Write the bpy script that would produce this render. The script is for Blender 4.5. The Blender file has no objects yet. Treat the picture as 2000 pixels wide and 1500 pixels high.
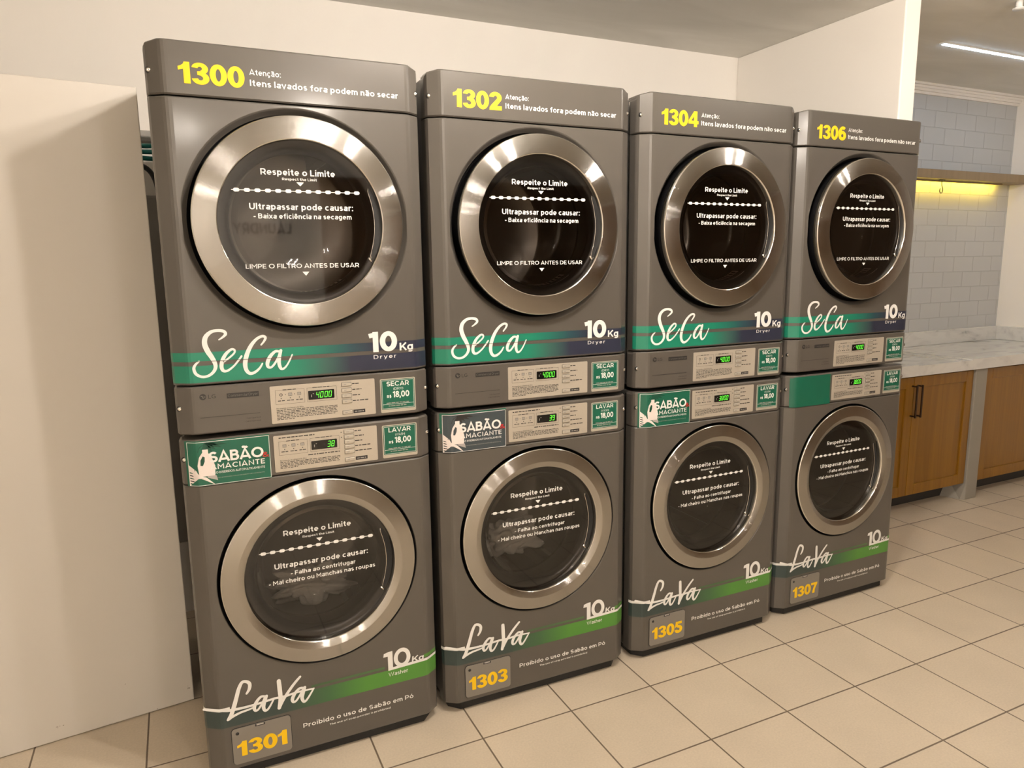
import bpy, bmesh, math, random
from mathutils import Vector, Matrix
random.seed(7)
PI = math.pi
C = bpy.context.scene.collection
sc = bpy.context.scene

# ------------------------------------------------------------------ camera, view, world
cam_d = bpy.data.cameras.new('camera')
cam = bpy.data.objects.new('camera', cam_d); C.objects.link(cam)
FPX = 1390.0
cam_d.sensor_fit = 'HORIZONTAL'; cam_d.sensor_width = 36.0
cam_d.lens = FPX / 2000.0 * 36.0
cam_d.clip_start = 0.02
def set_cam(loc, yaw, pitch, roll):
    yaw, pitch, roll = map(math.radians, (yaw, pitch, roll))
    f = Vector((math.sin(yaw) * math.cos(pitch), math.cos(yaw) * math.cos(pitch), math.sin(pitch)))
    r = Vector((math.cos(yaw), -math.sin(yaw), 0)); u = r.cross(f)
    r2 = math.cos(roll) * r + math.sin(roll) * u
    u2 = -math.sin(roll) * r + math.cos(roll) * u
    m = Matrix((r2, u2, -f)).transposed().to_4x4(); m.translation = Vector(loc)
    cam.matrix_world = m
set_cam((0.02413, -1.99124, 1.44602), 25.0354, -9.5304, -0.77195)
sc.camera = cam
sc.view_settings.view_transform = 'Standard'
sc.view_settings.look = 'None'
sc.view_settings.gamma = 1.0
sc.view_settings.exposure = 0.04
w = bpy.data.worlds.new('room_air'); sc.world = w; w.use_nodes = True
w.node_tree.nodes['Background'].inputs[0].default_value = (0.9, 0.85, 0.75, 1)
w.node_tree.nodes['Background'].inputs[1].default_value = 0.05

WARM = (1.0, 0.905, 0.81)
COOL = (0.62, 0.80, 1.0)
P_TUBE = 980.0     # emission of the small lamps near the machines
P_FILL = 235.0      # emission of the twin fill tubes added behind the camera
P_KIT = 30.0       # cool linear light over the counter
P_SHELF = 85.0      # yellow strip under the shelf

# ------------------------------------------------------------------ materials
MATS = {}
def new_mat(name):
    m = bpy.data.materials.new(name); m.use_nodes = True
    nt = m.node_tree; nt.nodes.clear()
    out = nt.nodes.new('ShaderNodeOutputMaterial')
    return m, nt, out
def pmat(name, col, rough=0.5, metal=0.0, bump=None, var=None, spec=0.5, coat=0.0, aniso=None):
    """principled; bump=(scale,strength,distance) noise; var=(scale,amount) albedo noise"""
    m, nt, out = new_mat(name)
    b = nt.nodes.new('ShaderNodeBsdfPrincipled')
    b.inputs['Base Color'].default_value = (*col, 1)
    b.inputs['Roughness'].default_value = rough
    b.inputs['Metallic'].default_value = metal
    b.inputs['Specular IOR Level'].default_value = spec
    b.inputs['Coat Weight'].default_value = coat
    tc = nt.nodes.new('ShaderNodeTexCoord')
    if bump:
        n = nt.nodes.new('ShaderNodeTexNoise'); n.inputs['Scale'].default_value = bump[0]; n.inputs['Detail'].default_value = 3
        nt.links.new(tc.outputs['Object'], n.inputs['Vector'])
        bp = nt.nodes.new('ShaderNodeBump'); bp.inputs['Strength'].default_value = bump[1]; bp.inputs['Distance'].default_value = bump[2]
        nt.links.new(n.outputs['Fac'], bp.inputs['Height']); nt.links.new(bp.outputs['Normal'], b.inputs['Normal'])
    if var:
        n = nt.nodes.new('ShaderNodeTexNoise'); n.inputs['Scale'].default_value = var[0]; n.inputs['Detail'].default_value = 5
        nt.links.new(tc.outputs['Object'], n.inputs['Vector'])
        mx = nt.nodes.new('ShaderNodeMix'); mx.data_type = 'RGBA'
        mx.inputs['A'].default_value = (*[c * (1 - var[1]) for c in col], 1)
        mx.inputs['B'].default_value = (*[min(1, c * (1 + var[1])) for c in col], 1)
        nt.links.new(n.outputs['Fac'], mx.inputs['Factor']); nt.links.new(mx.outputs['Result'], b.inputs['Base Color'])
    if aniso:
        b.inputs['Anisotropic'].default_value = aniso; b.inputs['Anisotropic Rotation'].default_value = 0.25
        t = nt.nodes.new('ShaderNodeTangent'); t.direction_type = 'RADIAL'; t.axis = 'Y'
        nt.links.new(t.outputs[0], b.inputs['Tangent'])
    nt.links.new(b.outputs[0], out.inputs[0])
    MATS[name] = m
    return m
def emat(name, col, s):
    m, nt, out = new_mat(name)
    e = nt.nodes.new('ShaderNodeEmission'); e.inputs[0].default_value = (*col, 1); e.inputs[1].default_value = s
    nt.links.new(e.outputs[0], out.inputs[0]); return m
def srgb(r, g, b):
    f = lambda c: (c / 255 / 12.92) if c / 255 <= 0.04045 else ((c / 255 + 0.055) / 1.055) ** 2.4
    return (f(r), f(g), f(b))
def ramp_x(name, stops, rough=0.35):
    """printed sticker whose ink runs through several colours along its length"""
    m, nt, out = new_mat(name)
    b = nt.nodes.new('ShaderNodeBsdfPrincipled'); b.inputs['Roughness'].default_value = rough
    tc = nt.nodes.new('ShaderNodeTexCoord'); sx = nt.nodes.new('ShaderNodeSeparateXYZ')
    nt.links.new(tc.outputs['Object'], sx.inputs[0])
    mr = nt.nodes.new('ShaderNodeMapRange'); mr.inputs['From Min'].default_value = 0; mr.inputs['From Max'].default_value = 0.686
    nt.links.new(sx.outputs['X'], mr.inputs['Value'])
    r = nt.nodes.new('ShaderNodeValToRGB'); nt.links.new(mr.outputs[0], r.inputs[0])
    el = r.color_ramp.elements
    el[0].position = stops[0][0]; el[0].color = (*stops[0][1], 1)
    el[1].position = stops[-1][0]; el[1].color = (*stops[-1][1], 1)
    for p, c in stops[1:-1]:
        e = el.new(p); e.color = (*c, 1)
    nt.links.new(r.outputs[0], b.inputs['Base Color']); nt.links.new(b.outputs[0], out.inputs[0]); return m

M = {}
M['paint'] = pmat('taupe_grey_paint', (0.096, 0.086, 0.074), 0.30, 0.08, bump=(330, 0.10, 0.0006), spec=0.35, coat=0.35)
M['paint'].node_tree.nodes['Principled BSDF'].inputs['Coat Roughness'].default_value = 0.11
M['panel'] = pmat('taupe_grey_panel', (0.100, 0.089, 0.077), 0.30, 0.08, bump=(330, 0.08, 0.0006))
M['sheet'] = pmat('grey_side_sheet', (0.13, 0.125, 0.115), 0.38, 0.3)
M['hatch'] = pmat('hatch_plastic', (0.215, 0.195, 0.17), 0.42, 0.1)
def brushed(name, col, rough, amp):
    """steel turned on a lathe: fine concentric grooves tilt the normal along the radius only"""
    m, nt, out = new_mat(name); L = nt.links.new
    b = nt.nodes.new('ShaderNodeBsdfPrincipled'); b.inputs['Metallic'].default_value = 1; b.inputs['Roughness'].default_value = rough
    b.inputs['Base Color'].default_value = (*col, 1)
    tc = nt.nodes.new('ShaderNodeTexCoord')
    sub = nt.nodes.new('ShaderNodeVectorMath'); sub.operation = 'SUBTRACT'; sub.inputs[1].default_value = (0.5, 0.5, 0.5)
    L(tc.outputs['Generated'], sub.inputs[0])
    mul = nt.nodes.new('ShaderNodeVectorMath'); mul.operation = 'MULTIPLY'; mul.inputs[1].default_value = (1, 0, 1); L(sub.outputs[0], mul.inputs[0])
    ln = nt.nodes.new('ShaderNodeVectorMath'); ln.operation = 'LENGTH'; L(mul.outputs[0], ln.inputs[0])
    nr = nt.nodes.new('ShaderNodeVectorMath'); nr.operation = 'NORMALIZE'; L(mul.outputs[0], nr.inputs[0])
    acc = None
    for k in range(3):
        s = nt.nodes.new('ShaderNodeMath'); s.operation = 'MULTIPLY'; s.inputs[1].default_value = 7919.0 + 1371.3 * k; L(ln.outputs['Value'], s.inputs[0])
        wn = nt.nodes.new('ShaderNodeTexWhiteNoise'); wn.noise_dimensions = '1D'; L(s.outputs[0], wn.inputs['W'])
        if acc is None: acc = wn.outputs['Value']
        else:
            ad = nt.nodes.new('ShaderNodeMath'); ad.operation = 'ADD'; L(acc, ad.inputs[0]); L(wn.outputs['Value'], ad.inputs[1]); acc = ad.outputs[0]
    mr = nt.nodes.new('ShaderNodeMapRange'); mr.inputs['From Min'].default_value = 0; mr.inputs['From Max'].default_value = 3
    mr.inputs['To Min'].default_value = -amp; mr.inputs['To Max'].default_value = amp; L(acc, mr.inputs[0])
    sc_ = nt.nodes.new('ShaderNodeVectorMath'); sc_.operation = 'SCALE'; L(nr.outputs[0], sc_.inputs[0]); L(mr.outputs[0], sc_.inputs['Scale'])
    tr = nt.nodes.new('ShaderNodeVectorTransform'); tr.vector_type = 'VECTOR'; tr.convert_from = 'OBJECT'; tr.convert_to = 'WORLD'; L(sc_.outputs[0], tr.inputs[0])
    ge = nt.nodes.new('ShaderNodeNewGeometry')
    a2 = nt.nodes.new('ShaderNodeVectorMath'); a2.operation = 'ADD'; L(ge.outputs['Normal'], a2.inputs[0]); L(tr.outputs[0], a2.inputs[1])
    n2 = nt.nodes.new('ShaderNodeVectorMath'); n2.operation = 'NORMALIZE'; L(a2.outputs[0], n2.inputs[0]); L(n2.outputs[0], b.inputs['Normal'])
    L(b.outputs[0], out.inputs[0]); return m
M['steel'] = brushed('brushed_steel', (0.42, 0.405, 0.385), 0.10, 0.62)
M['chrome'] = pmat('polished_rim', (0.78, 0.76, 0.72), 0.10, 1.0)
M['drum'] = pmat('drum_metal', (0.16, 0.147, 0.135), 0.3, 0.9)
M['black'] = pmat('black_plastic', (0.012, 0.012, 0.013), 0.28)
M['gap'] = pmat('black_rubber', (0.006, 0.006, 0.006), 0.6)
M['white_ink'] = pmat('white_vinyl', (0.80, 0.79, 0.76), 0.5)
M['white_ink'].node_tree.nodes['Principled BSDF'].inputs['Specular IOR Level'].default_value = 0.3
M['yellow'] = pmat('yellow_vinyl', (0.88, 0.55, 0.0), 0.45)
M['grey_ink'] = pmat('dark_grey_ink', (0.022, 0.020, 0.019), 0.5)
M['pale_ink'] = pmat('pale_grey_ink', (0.35, 0.33, 0.30), 0.5)
M['plate'] = pmat('champagne_plate', (0.50, 0.45, 0.375), 0.36, 0.25, var=(900, 0.12))
M['button'] = pmat('button_silver', (0.52, 0.48, 0.41), 0.3, 0.4)
M['screen'] = pmat('display_glass', (0.006, 0.006, 0.006), 0.12)
M['led'] = emat('green_led', (0.16, 1.0, 0.06), 1.6)
M['lamp_dot'] = emat('indicator_dot', (1.0, 0.9, 0.5), 1.5)
M['green'] = pmat('sticker_green', (0.006, 0.105, 0.062), 0.35)
M['darkgreen'] = pmat('sticker_dark_green', (0.004, 0.06, 0.035), 0.4)
M['slate'] = pmat('sticker_slate', (0.045, 0.06, 0.068), 0.35)
M['red'] = pmat('sticker_red', (0.55, 0.02, 0.02), 0.4)
M['jug'] = pmat('sticker_pale_print', (0.80, 0.72, 0.68), 0.45)
M['jug_shade'] = pmat('sticker_grey_print', (0.42, 0.38, 0.36), 0.45)
M['screwm'] = pmat('screw_metal', (0.72, 0.70, 0.66), 0.18, 1.0)
M['cloth'] = pmat('laundry_cloth', (0.50, 0.47, 0.43), 0.9, bump=(60, 0.5, 0.01))
teal = (0.010, 0.195, 0.118); navy = (0.022, 0.026, 0.048)
M['stripe_top'] = ramp_x('stripe_teal_navy_thin', [(0, teal), (0.46, teal), (0.66, (0.02, 0.06, 0.075)), (0.76, navy), (1, navy)])
M['stripe_low'] = ramp_x('stripe_teal_navy_wide', [(0, teal), (0.44, teal), (0.56, (0.035, 0.10, 0.085)), (0.66, navy), (1, navy)])
gr = (0.075, 0.235, 0.035)
M['wave'] = ramp_x('stripe_slate_green', [(0, (0.032, 0.05, 0.048)), (0.32, (0.036, 0.055, 0.048)), (0.50, (0.045, 0.12, 0.045)), (0.66, gr), (1, gr)])
M['wave_thin'] = ramp_x('stripe_olive_thin', [(0, (0.05, 0.09, 0.045)), (0.5, (0.055, 0.11, 0.045)), (1, (0.075, 0.18, 0.05))])

def glass_mat(name, tint, ior=1.5):
    m, nt, out = new_mat(name)
    t = nt.nodes.new('ShaderNodeBsdfTransparent'); t.inputs[0].default_value = (*tint, 1)
    g = nt.nodes.new('ShaderNodeBsdfGlossy'); g.inputs['Roughness'].default_value = 0.03; g.inputs[0].default_value = (1, 1, 1, 1)
    f = nt.nodes.new('ShaderNodeFresnel'); f.inputs[0].default_value = ior
    mx = nt.nodes.new('ShaderNodeMixShader')
    nt.links.new(f.outputs[0], mx.inputs[0]); nt.links.new(t.outputs[0], mx.inputs[1]); nt.links.new(g.outputs[0], mx.inputs[2])
    nt.links.new(mx.outputs[0], out.inputs[0]); return m
M['glass'] = glass_mat('tinted_door_glass', (0.80, 0.78, 0.76), 1.6)
M['bowl'] = glass_mat('moulded_door_bowl', (0.85, 0.84, 0.83), 1.32)

# --- room surfaces
M['wall'] = pmat('cream_paint', (0.87, 0.83, 0.77), 0.75, bump=(14, 0.10, 0.01), var=(2.2, 0.025))
M['cupboard'] = pmat('white_lacquer', (0.63, 0.59, 0.53), 0.42, bump=(5, 0.05, 0.01), var=(1.7, 0.02))
def scuff(m):
    nt = m.node_tree; L = nt.links.new; b = nt.nodes['Principled BSDF']; src = b.inputs['Base Color'].links[0].from_socket
    ge = nt.nodes.new('ShaderNodeNewGeometry'); sx = nt.nodes.new('ShaderNodeSeparateXYZ'); L(ge.outputs['Position'], sx.inputs[0])
    n = nt.nodes.new('ShaderNodeTexNoise'); n.inputs['Scale'].default_value = 34; n.inputs['Detail'].default_value = 3; L(ge.outputs['Position'], n.inputs['Vector'])
    h = nt.nodes.new('ShaderNodeMapRange'); h.inputs['From Min'].default_value = 0.0; h.inputs['From Max'].default_value = 0.55; h.inputs['To Min'].default_value = 0.0; h.inputs['To Max'].default_value = 0.14; L(sx.outputs['Z'], h.inputs[0])
    s = nt.nodes.new('ShaderNodeMath'); s.operation = 'SUBTRACT'; L(n.outputs['Fac'], s.inputs[0]); L(h.outputs[0], s.inputs[1])
    g = nt.nodes.new('ShaderNodeMapRange'); g.inputs['From Min'].default_value = 0.715; g.inputs['From Max'].default_value = 0.75; L(s.outputs[0], g.inputs[0])
    mx = nt.nodes.new('ShaderNodeMix'); mx.data_type = 'RGBA'; L(g.outputs[0], mx.inputs['Factor']); L(src, mx.inputs['A']); mx.inputs['B'].default_value = (0.16, 0.12, 0.08, 1)
    L(mx.outputs['Result'], b.inputs['Base Color'])
scuff(M['cupboard'])
M['brownwall'] = pmat('brown_timber', (0.15, 0.085, 0.035), 0.5, var=(3, 0.2))
def ceiling_mat():
    m, nt, out = new_mat('bare_plaster_ceiling')
    b = nt.nodes.new('ShaderNodeBsdfPrincipled'); b.inputs['Roughness'].default_value = 0.85
    tc = nt.nodes.new('ShaderNodeTexCoord'); mp = nt.nodes.new('ShaderNodeMapping')
    mp.inputs['Scale'].default_value = (0.8, 3.0, 1)
    mp.inputs['Rotation'].default_value = (0, 0, 0.25)
    nt.links.new(tc.outputs['Object'], mp.inputs[0])
    n = nt.nodes.new('ShaderNodeTexNoise'); n.inputs['Scale'].default_value = 1.6; n.inputs['Detail'].default_value = 7; n.inputs['Distortion'].default_value = 0.8
    nt.links.new(mp.outputs[0], n.inputs['Vector'])
    r = nt.nodes.new('ShaderNodeValToRGB'); nt.links.new(n.outputs['Fac'], r.inputs[0])
    r.color_ramp.elements[0].position = 0.3; r.color_ramp.elements[0].color = (0.74, 0.72, 0.665, 1)
    r.color_ramp.elements[1].position = 0.75; r.color_ramp.elements[1].color = (0.86, 0.84, 0.79, 1)
    nt.links.new(r.outputs[0], b.inputs['Base Color']); nt.links.new(b.outputs[0], out.inputs[0]); return m
M['ceiling'] = ceiling_mat()
def floor_mat():
    m, nt, out = new_mat('beige_floor_tiles')
    b = nt.nodes.new('ShaderNodeBsdfPrincipled')
    tc = nt.nodes.new('ShaderNodeTexCoord'); mp = nt.nodes.new('ShaderNodeMapping'); mp.vector_type = 'POINT'
    mp.inputs['Location'].default_value = (-1.4 / 0.3137 + 40, 0.143 / 0.3132 + 40, 0)
    mp.inputs['Scale'].default_value = (1 / 0.3137, 1 / 0.3132, 1)
    nt.links.new(tc.outputs['Object'], mp.inputs[0])
    br = nt.nodes.new('ShaderNodeTexBrick')
    br.offset = 0; br.offset_frequency = 2; br.squash = 1
    br.inputs['Scale'].default_value = 1; br.inputs['Brick Width'].default_value = 1; br.inputs['Row Height'].default_value = 1
    br.inputs['Mortar Size'].default_value = 0.009; br.inputs['Mortar Smooth'].default_value = 0.15; br.inputs['Bias'].default_value = 0
    br.inputs['Color1'].default_value = (0.63, 0.535, 0.41, 1); br.inputs['Color2'].default_value = (0.60, 0.51, 0.39, 1)
    br.inputs['Mortar'].default_value = (0.16, 0.12, 0.085, 1)
    nt.links.new(mp.outputs[0], br.inputs['Vector'])
    n = nt.nodes.new('ShaderNodeTexNoise'); n.inputs['Scale'].default_value = 160; n.inputs['Detail'].default_value = 2
    n2 = nt.nodes.new('ShaderNodeTexNoise'); n2.inputs['Scale'].default_value = 3.5; n2.inputs['Detail'].default_value = 5
    for q in (n, n2): nt.links.new(tc.outputs['Object'], q.inputs['Vector'])
    ad = nt.nodes.new('ShaderNodeMath'); ad.operation = 'ADD'; nt.links.new(n.outputs['Fac'], ad.inputs[0]); nt.links.new(n2.outputs['Fac'], ad.inputs[1])
    mr = nt.nodes.new('ShaderNodeMapRange'); mr.inputs['From Min'].default_value = 0.6; mr.inputs['From Max'].default_value = 1.4
    mr.inputs['To Min'].default_value = 0.90; mr.inputs['To Max'].default_value = 1.09
    nt.links.new(ad.outputs[0], mr.inputs[0])
    mx = nt.nodes.new('ShaderNodeMix'); mx.data_type = 'RGBA'; mx.blend_type = 'MULTIPLY'; mx.inputs['Factor'].default_value = 1
    cb = nt.nodes.new('ShaderNodeCombineColor')
    for i in range(3): nt.links.new(mr.outputs[0], cb.inputs[i])
    nt.links.new(br.outputs['Color'], mx.inputs['A']); nt.links.new(cb.outputs[0], mx.inputs['B'])
    nt.links.new(mx.outputs['Result'], b.inputs['Base Color'])
    b.inputs['Roughness'].default_value = 0.42; b.inputs['Specular IOR Level'].default_value = 0.35
    bp = nt.nodes.new('ShaderNodeBump'); bp.inputs['Strength'].default_value = 0.4; bp.inputs['Distance'].default_value = 0.002; bp.invert = True
    nt.links.new(br.outputs['Fac'], bp.inputs['Height']); nt.links.new(bp.outputs[0], b.inputs['Normal'])
    nt.links.new(b.outputs[0], out.inputs[0]); return m
M['floor'] = floor_mat()
def subway_mat():
    m, nt, out = new_mat('white_wall_tiles')
    b = nt.nodes.new('ShaderNodeBsdfPrincipled')
    tc = nt.nodes.new('ShaderNodeTexCoord'); sx = nt.nodes.new('ShaderNodeSeparateXYZ'); cb = nt.nodes.new('ShaderNodeCombineXYZ')
    nt.links.new(tc.outputs['Object'], sx.inputs[0]); nt.links.new(sx.outputs['X'], cb.inputs[0]); nt.links.new(sx.outputs['Z'], cb.inputs[1])
    mp = nt.nodes.new('ShaderNodeMapping'); mp.inputs['Location'].default_value = (20 - 0.6, 10 - 0.235, 0); mp.inputs['Scale'].default_value = (1 / 0.205, 1 / 0.1025, 1)
    nt.links.new(cb.outputs[0], mp.inputs[0])
    br = nt.nodes.new('ShaderNodeTexBrick'); br.offset = 0.5
    br.inputs['Scale'].default_value = 1; br.inputs['Brick Width'].default_value = 1; br.inputs['Row Height'].default_value = 1
    br.inputs['Mortar Size'].default_value = 0.022; br.inputs['Mortar Smooth'].default_value = 0.4
    br.inputs['Color1'].default_value = (0.52, 0.525, 0.525, 1); br.inputs['Color2'].default_value = (0.50, 0.505, 0.505, 1); br.inputs['Mortar'].default_value = (0.45, 0.45, 0.445, 1)
    nt.links.new(mp.outputs[0], br.inputs['Vector'])
    nt.links.new(br.outputs['Color'], b.inputs['Base Color']); b.inputs['Roughness'].default_value = 0.35
    bp = nt.nodes.new('ShaderNodeBump'); bp.inputs['Strength'].default_value = 0.7; bp.inputs['Distance'].default_value = 0.004; bp.invert = True
    nt.links.new(br.outputs['Fac'], bp.inputs['Height']); nt.links.new(bp.outputs[0], b.inputs['Normal'])
    nt.links.new(b.outputs[0], out.inputs[0]); return m
M['subway'] = subway_mat()
def marble_mat():
    m, nt, out = new_mat('grey_veined_marble')
    b = nt.nodes.new('ShaderNodeBsdfPrincipled'); b.inputs['Roughness'].default_value = 0.16
    tc = nt.nodes.new('ShaderNodeTexCoord')
    n = nt.nodes.new('ShaderNodeTexNoise'); n.inputs['Scale'].default_value = 6; n.inputs['Detail'].default_value = 8; n.inputs['Distortion'].default_value = 1.6
    mp = nt.nodes.new('ShaderNodeMapping'); mp.inputs['Scale'].default_value = (0.6, 1.5, 1.6); mp.inputs['Rotation'].default_value = (0, 0.5, 0.4)
    nt.links.new(tc.outputs['Object'], mp.inputs[0]); nt.links.new(mp.outputs[0], n.inputs['Vector'])
    r = nt.nodes.new('ShaderNodeValToRGB'); nt.links.new(n.outputs['Fac'], r.inputs[0])
    e = r.color_ramp.elements
    e[0].position = 0.28; e[0].color = (0.36, 0.36, 0.35, 1); e[1].position = 0.52; e[1].color = (0.68, 0.67, 0.64, 1)
    q = e.new(0.38); q.color = (0.60, 0.59, 0.57, 1)
    nt.links.new(r.outputs[0], b.inputs['Base Color']); nt.links.new(b.outputs[0], out.inputs[0]); return m
M['marble'] = marble_mat()
def wood_mat(name, c1, c2, rough=0.38):
    m, nt, out = new_mat(name)
    b = nt.nodes.new('ShaderNodeBsdfPrincipled'); b.inputs['Roughness'].default_value = rough
    tc = nt.nodes.new('ShaderNodeTexCoord'); mp = nt.nodes.new('ShaderNodeMapping'); mp.inputs['Scale'].default_value = (30, 30, 1.2)
    nt.links.new(tc.outputs['Object'], mp.inputs[0])
    n = nt.nodes.new('ShaderNodeTexNoise'); n.inputs['Scale'].default_value = 1; n.inputs['Detail'].default_value = 5; n.inputs['Distortion'].default_value = 0.6
    nt.links.new(mp.outputs[0], n.inputs['Vector'])
    r = nt.nodes.new('ShaderNodeValToRGB'); nt.links.new(n.outputs['Fac'], r.inputs[0])
    r.color_ramp.elements[0].position = 0.3; r.color_ramp.elements[0].color = (*c1, 1)
    r.color_ramp.elements[1].position = 0.7; r.color_ramp.elements[1].color = (*c2, 1)
    nt.links.new(r.outputs[0], b.inputs['Base Color']); nt.links.new(b.outputs[0], out.inputs[0]); return m
M['oak'] = wood_mat('honey_wood', (0.185, 0.080, 0.003), (0.25, 0.115, 0.006))
M['shelfwood'] = wood_mat('shelf_board', (0.24, 0.165, 0.085), (0.29, 0.20, 0.11))
M['concrete'] = pmat('grey_post_paint', (0.29, 0.265, 0.225), 0.7, var=(8, 0.06))
M['kick'] = pmat('dark_plinth', (0.03, 0.028, 0.025), 0.6)
M['bronze'] = pmat('bronze_pull', (0.05, 0.028, 0.018), 0.35, 0.8)
M['hookm'] = pmat('hook_wire', (0.07, 0.06, 0.04), 0.4, 0.3)
M['warm_tube'] = emat('warm_tube_glow', WARM, P_TUBE)
M['warm_tube_b'] = emat('warm_tube_glow_dim', WARM, P_TUBE * 0.32)
M['fill_tube'] = emat('fill_tube_glow', WARM, P_FILL)
M['cool_tube'] = emat('cool_strip_glow', COOL, P_KIT)
M['amber'] = emat('amber_strip_glow', (1.0, 0.72, 0.05), P_SHELF)
M['fixture'] = pmat('white_fixture', (0.8, 0.8, 0.78), 0.5)
M['tealhose'] = pmat('teal_hose', (0.01, 0.16, 0.15), 0.35)
M['greypipe'] = pmat('grey_pipe', (0.35, 0.33, 0.30), 0.5)

# ------------------------------------------------------------------ mesh helpers
class MB:
    """collects geometry for ONE mesh object"""
    def __init__(self):
        self.v = []; self.f = []; self.mi = []; self.mats = []; self.sm = []
    def mat(self, m):
        if m not in self.mats: self.mats.append(m)
        return self.mats.index(m)
    def add(self, vs, fs, m, smooth=False):
        o = len(self.v); k = self.mat(m)
        self.v += [tuple(p) for p in vs]
        for f in fs:
            self.f.append(tuple(i + o for i in f)); self.mi.append(k); self.sm.append(smooth)
        return self
    def box(self, a, b, m):
        (x0, y0, z0), (x1, y1, z1) = a, b
        v = [(x0, y0, z0), (x1, y0, z0), (x1, y1, z0), (x0, y1, z0), (x0, y0, z1), (x1, y0, z1), (x1, y1, z1), (x0, y1, z1)]
        f = [(0, 3, 2, 1), (4, 5, 6, 7), (0, 1, 5, 4), (1, 2, 6, 5), (2, 3, 7, 6), (3, 0, 4, 7)]
        return self.add(v, f, m)
    def bbox(self, a, b, m, r=0.004, seg=2):
        """box with rounded edges"""
        bm = bmesh.new(); bmesh.ops.create_cube(bm, size=1)
        for v in bm.verts:
            v.co = Vector([(a[i] + b[i]) / 2 + v.co[i] * (b[i] - a[i]) for i in range(3)])
        bmesh.ops.bevel(bm, geom=bm.edges[:], offset=r, segments=seg, affect='EDGES', profile=0.5)
        return self.addbm(bm, m, False)
    def addbm(self, bm, m, smooth=False):
        bm.verts.index_update()
        self.add([v.co for v in bm.verts], [[v.index for v in f.verts] for f in bm.faces], m, smooth); bm.free(); return self
    def poly(self, pts, m):
        return self.add(pts, [tuple(range(len(pts)))], m)
    def revolve(self, prof, cx, cz, m, seg=96, smooth=True):
        """prof: list of (r, y); axis parallel to y through (cx, cz)"""
        n = len(prof); vs = []; fs = []
        for i in range(seg):
            a = 2 * PI * i / seg
            for r, y in prof: vs.append((cx + r * math.sin(a), y, cz + r * math.cos(a)))
        for i in range(seg):
            j = (i + 1) % seg
            for k in range(n - 1):
                fs.append((i * n + k, i * n + k + 1, j * n + k + 1, j * n + k))
        return self.add(vs, fs, m, smooth)
    def tube(self, pts, r, m, seg=8, cap=True):
        pts = [Vector(p) for p in pts]; vs = []; fs = []
        up = Vector((0.13, 0.31, 0.94))
        for i, p in enumerate(pts):
            t = (pts[min(i + 1, len(pts) - 1)] - pts[max(i - 1, 0)]).normalized()
            a = t.cross(up); a = a.normalized() if a.length > 1e-4 else t.cross(Vector((1, 0, 0))).normalized()
            b = t.cross(a)
            for k in range(seg):
                q = 2 * PI * k / seg; vs.append(p + a * (r * math.cos(q)) + b * (r * math.sin(q)))
        for i in range(len(pts) - 1):
            for k in range(seg):
                l = (k + 1) % seg
                fs.append((i * seg + k, i * seg + l, (i + 1) * seg + l, (i + 1) * seg + k))
        if cap:
            fs.append(tuple(range(seg))[::-1]); fs.append(tuple((len(pts) - 1) * seg + k for k in range(seg)))
        return self.add(vs, fs, m, True)
    def mesh(self, name):
        me = bpy.data.meshes.new(name); me.from_pydata(self.v, [], self.f)
        for m in self.mats: me.materials.append(m)
        me.polygons.foreach_set('material_index', self.mi); me.polygons.foreach_set('use_smooth', self.sm)
        me.update(); return me
    def build(self, name, parent=None):
        return link(name, self.mesh(name), parent)
def link(name, me, parent=None):
    o = bpy.data.objects.new(name, me); C.objects.link(o)
    if parent: o.parent = parent
    return o
def tag(o, label=None, cat=None, group=None, kind=None):
    if label: o['label'] = label
    if cat: o['category'] = cat
    if group: o['group'] = group
    if kind: o['kind'] = kind
    return o
def empty(name, loc=(0, 0, 0), rz=0.0):
    o = bpy.data.objects.new(name, None); C.objects.link(o); o.location = loc; o.rotation_euler = (0, 0, rz); o.empty_display_size = 0.1
    return o
def struct(o): o['kind'] = 'structure'; return o

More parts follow.
